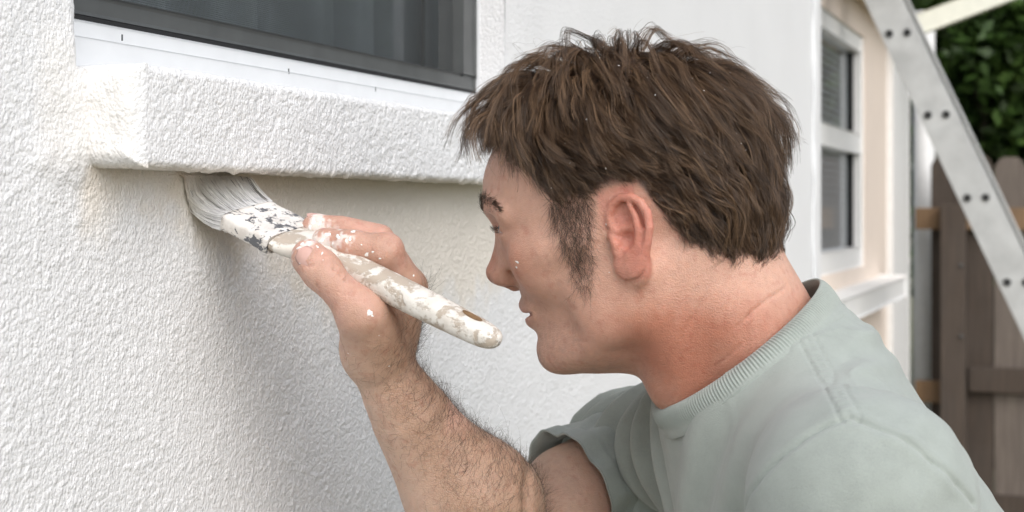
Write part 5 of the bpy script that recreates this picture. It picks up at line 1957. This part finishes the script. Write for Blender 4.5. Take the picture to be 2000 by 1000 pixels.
# hairs of one wisp stay together and part at the tip
hp_ = hp_ + rw.normal(size=(nH, 1, 3)) * (0.55 - 0.25 * sstep(0.1, 0.6, sk_) + 0.75 * sk_ ** 4)[None, :, None] + rw.normal(size=(nH, 1, 3)) * 0.5 * (sk_ ** 2)[None, :, None]
gcol = rw.random(NG)
lock = 0.32 * gcol[wbest] + 0.68 * rw.random(NW) ** 1.2 + 0.12 * sstep(70, 130, wp[:, 0, 2])  # wisps near the crown lightened: top highlight put into the colour
lock = np.clip(np.repeat(lock, PER) + rw.normal(size=nH) * 0.05, 0, 1)
hair = curves_obj("hair", HEAD.w(hp_ * MM), 0.000075, 0.00004, M["hair"], person, lock)
tag(hair, "tousled short brown hair")
hair["kind"] = "stuff"
# flyaway hairs standing off the top
top = cand[(hq[cand, 2] > 95)]
fi = hr.choice(top, 420)
fp = grow(hq[fi], hN[fi], 34 + 26 * hr.random(420), 1.0 + 0.7 * hr.random(420), 10, 0.55, 9)
fly = curves_obj("flyaway_hair", HEAD.w(fp * MM), 0.00005, 0.00003, M["hair"], person)
fly["kind"] = "stuff"

def short_hair(idx, length, dirs, lift, curl, seed, k=6, nrm_w=None):
    r = np.random.default_rng(seed)
    n = len(idx)
    p0 = V1[idx] + r.normal(size=(n, 3)) * 0.0006
    nv = N1[idx]
    d = dirs - nv * (dirs * nv).sum(1, keepdims=True)
    d = d / np.maximum(np.linalg.norm(d, axis=1, keepdims=True), 1e-9)
    d = d + r.normal(size=(n, 3)) * curl
    sd = np.cross(d, nv)
    sgn = r.normal(size=(n, 1))
    L = (length * (0.55 + 0.7 * r.random(n)))[:, None]
    out = []
    for j in range(k):
        s = j / (k - 1)
        out.append(p0 - nv * 0.0004 + d * L * s * (1 - 0.15 * s) + nv * L * (lift * s - lift * 0.65 * s * s) + sd * L * sgn * 0.28 * s * s)
    return np.stack(out, 1)
# sideburns
sb = np.nonzero(sideburn(hq))[0]
sb = hr.choice(sb, 3400, p=(lambda q_: q_ / q_.sum())(0.35 + 0.65 * sstep(-32, 20, hq[sb, 2])))
sdir = HEAD.R.T @ np.array([0.05, 0.0, -1.0])
sp = short_hair(sb, 0.0115, np.tile((np.array([-0.10, 0.0, -1.0]) @ HEAD.R), (len(sb), 1)), 0.40, 0.45, 62)
o = curves_obj("sideburn_hair", sp, 0.00007, 0.00003, M["body_hair"], person); o["kind"] = "stuff"
# eyebrows
bp = []
for sg in (1, -1):
    m = lambda *a: np.array([a[0], sg * a[1], a[2]])
    line = np.array([m(112, 8, 36), m(111, 20, 41), m(103, 35, 43), m(94, 46, 39), m(87, 52, 33)])
    k = 620
    t = hr.random(k) * 3.99
    i = t.astype(int); f = (t - i)[:, None]
    c = line[i] * (1 - f) + line[np.minimum(i + 1, 4)] * f
    thick = np.interp(t, [0, 1, 2.6, 4], [3.6, 4.4, 3.0, 1.2])
    c[:, 2] += hr.normal(size=k) * thick * 0.55
    # settle on the skin
    from_w = HEAD.w(c * MM)
    g0, gg = grad(BODY, from_w)
    for _ in range(4):
        g0, gg = grad(BODY, from_w)
        gl_ = np.maximum((gg * gg).sum(1), 0.2)
        from_w = from_w - np.clip(g0 / gl_, -0.004, 0.004)[:, None] * gg
    nv = gg / np.linalg.norm(gg, axis=1, keepdims=True)
    dr = np.array([-0.75, 0.45 * sg, 0.35])[None] + np.interp(t, [0, 4], [0.6, -0.6])[:, None] * np.array([0, 0, 1.0])
    dr = dr @ HEAD.R
    dr = dr - nv * (dr * nv).sum(1, keepdims=True) + hr.normal(size=(k, 3)) * 0.12
    L = 0.0072 * (0.6 + 0.6 * hr.random(k))[:, None]
    bp.append(np.stack([from_w - nv * 0.0003 + dr * L * s + nv * L * (0.22 * s - 0.10 * s * s) for s in np.linspace(0, 1, 5)], 1))
o = curves_obj("eyebrow_hair", np.concatenate(bp), 0.00011, 0.00005, M["body_hair"], person); o["kind"] = "stuff"
# forearm hair
ax_arm = W_R - E_R
at_ = ((V1 - E_R) @ ax_arm) / (ax_arm @ ax_arm)
side_v = nrm(np.cross(ax_arm, [0, -1.0, 0]))
if side_v[0] < 0: side_v = -side_v
sd_ = (V1 - E_R - np.outer(at_, ax_arm)) @ side_v
rad_ = np.linalg.norm(V1 - E_R - np.outer(at_, ax_arm), axis=1)
am = (at_ > -0.2) & (at_ < 1.18) & (rad_ < 0.085) & (V1[:, 0] < 0.035)
dens = sstep(-0.035, 0.018, sd_) * sstep(1.12, 0.92, at_) * am
dens = dens * (0.55 + 0.45 * sstep(0.2, 0.6, at_))
pr = dens / dens.sum()
ai = hr.choice(len(V1), 7500, p=pr)
adir = np.tile(nrm(ax_arm) * 0.55 + side_v * 0.55, (len(ai), 1))
ap = short_hair(ai, 0.0108, adir, 0.55, 0.55, 63)
o = curves_obj("arm_hair", ap, 0.00006, 0.00003, M["body_hair"], person); o["kind"] = "stuff"

# lashes
lp = []
for sg in (1, -1):
    k = 70
    t = np.linspace(0, 1, k)
    ang = (t - 0.5) * 1.5
    base = np.stack([86.5 + 13.4 * np.cos(ang), sg * (33 + 13.4 * np.sin(ang)), 22.6 - 5.0 * np.abs(t - 0.42) ** 1.5 * 2 + 0 * t], -1)
    base = base + hr.normal(size=base.shape) * 0.25
    d = np.stack([np.cos(ang), sg * np.sin(ang), 0 * ang], -1)
    L = 5.5 * (0.7 + 0.4 * hr.random(k))[:, None]
    lp.append(np.stack([base + d * L * s + np.array([0, 0, 1.0]) * L * (-0.30 * s + 0.75 * s * s) for s in np.linspace(0, 1, 6)], 1))
o = curves_obj("eyelashes", HEAD.w(np.concatenate(lp) * MM), 0.00009, 0.00003, M["body_hair"], person); o["kind"] = "stuff"
# ------------------------------------------------------------------ splashes of white paint on skin and hair
M["wet_paint"] = simple("splashed_white_paint", (0.84, 0.83, 0.81), 0.35, var=0.03, scale=300)
def blob_mesh(name, items, parent):
    """items: (centre, normal, radius, stretch)"""
    V, Fq = [], []
    r = np.random.default_rng(77)
    for c, n, rad, st in items:
        n = nrm(n)
        x = nrm(np.cross(n, r.normal(size=3))); y = np.cross(n, x)
        b = len(V)
        k = 9
        ph = r.random(3) * 6.28
        V.append(np.asarray(c) + n * rad * 0.38)
        for ring, (f_, hgt) in enumerate(((0.6, 0.28), (1.0, -0.05))):
            for i in range(k):
                a = 2 * math.pi * i / k
                rr_ = rad * f_ * (1 + 0.28 * math.sin(2 * a + ph[0]) + 0.18 * math.sin(3 * a + ph[1]))
                V.append(np.asarray(c) + x * math.cos(a) * rr_ * st + y * math.sin(a) * rr_ + n * rad * hgt)
        for i in range(k):
            j = (i + 1) % k
            Fq.append((b, b + 1 + i, b + 1 + j))
            Fq.append((b + 1 + i, b + 1 + k + i, b + 1 + k + j, b + 1 + j))
    o = mesh_obj(name, V, Fq, M["wet_paint"], parent, smooth=True)
    o["kind"] = "stuff"
    return o
def skin_hit(px, py):
    z = np.linspace(0.95, 1.35, 900)
    pts = np.stack([P(px, py, q) for q in z])
    f = BODY.eval(pts)
    i = np.nonzero(f < 0)[0]
    if len(i) == 0: return None
    p = pts[i[0]]
    g0, g1 = grad(BODY, p[None])
    return p, g1[0]
items = []
spots = [(1010, 512, 0.0011, 1.6), (1009, 522, 0.0009, 1.8), (1190, 532, 0.0010, 1), (1194, 540, 0.0008, 1), (1184, 438, 0.0008, 1), (1112, 437, 0.0006, 1), (1136, 522, 0.0006, 1), (1102, 552, 0.0006, 1),
         (722, 611, 0.0022, 1.5), (727, 617, 0.0012, 1), (700, 603, 0.0007, 1), (808, 538, 0.0009, 1), (716, 497, 0.0016, 2.2), (728, 492, 0.0010, 1), (690, 452, 0.0014, 1.8), (660, 462, 0.0020, 1.4), (676, 470, 0.0014, 1),
         (640, 458, 0.0022, 1.2), (628, 470, 0.0018, 1.2), (650, 476, 0.0013, 1), (612, 432, 0.0020, 1.3), (605, 444, 0.0016, 1), (625, 436, 0.0012, 1.5), (684, 466, 0.0012, 1.6), (706, 478, 0.0009, 1), (742, 505, 0.0009, 1),
         (584, 484, 0.0014, 1.6), (590, 476, 0.0013, 1.6), (604, 474, 0.0013, 1.8), (620, 482, 0.0012, 1.6), (629, 496, 0.0012, 1.4), (630, 508, 0.0009, 1), (580, 498, 0.0012, 1.5), (588, 512, 0.0010, 1.3),
         (740, 655, 0.0007, 1), (760, 715, 0.0006, 1), (680, 690, 0.0006, 1), (1420, 720, 0.0009, 1), (1324, 660, 0.0006, 1)]
for (x_, y_, r_, st) in spots:
    hit = skin_hit(x_, y_)
    if hit is not None: items.append((hit[0], hit[1], r_, st))
blob_mesh("paint_specks", items, person)
# flecks caught in the hair: on the outer strands
rr8 = np.random.default_rng(78)
tips = hp_[:, 7]
dist8, nb8 = skull(tips)
ok = np.nonzero((dist8 > 8) & (tips[:, 1] > 20) & (tips[:, 2] > 40))[0]
pick = rr8.choice(ok, 44, replace=False)
items = []
for i in pick:
    seg = hp_[i, 8] - hp_[i, 7]
    items.append((HEAD.w((hp_[i, 7] + nb8[i] * 1.0) * MM), nb8[i] @ HEAD.R, 0.00022 + 0.00035 * rr8.random() ** 2, 1.0 + 1.6 * rr8.random()))
blob_mesh("hair_paint_flecks", items, person)
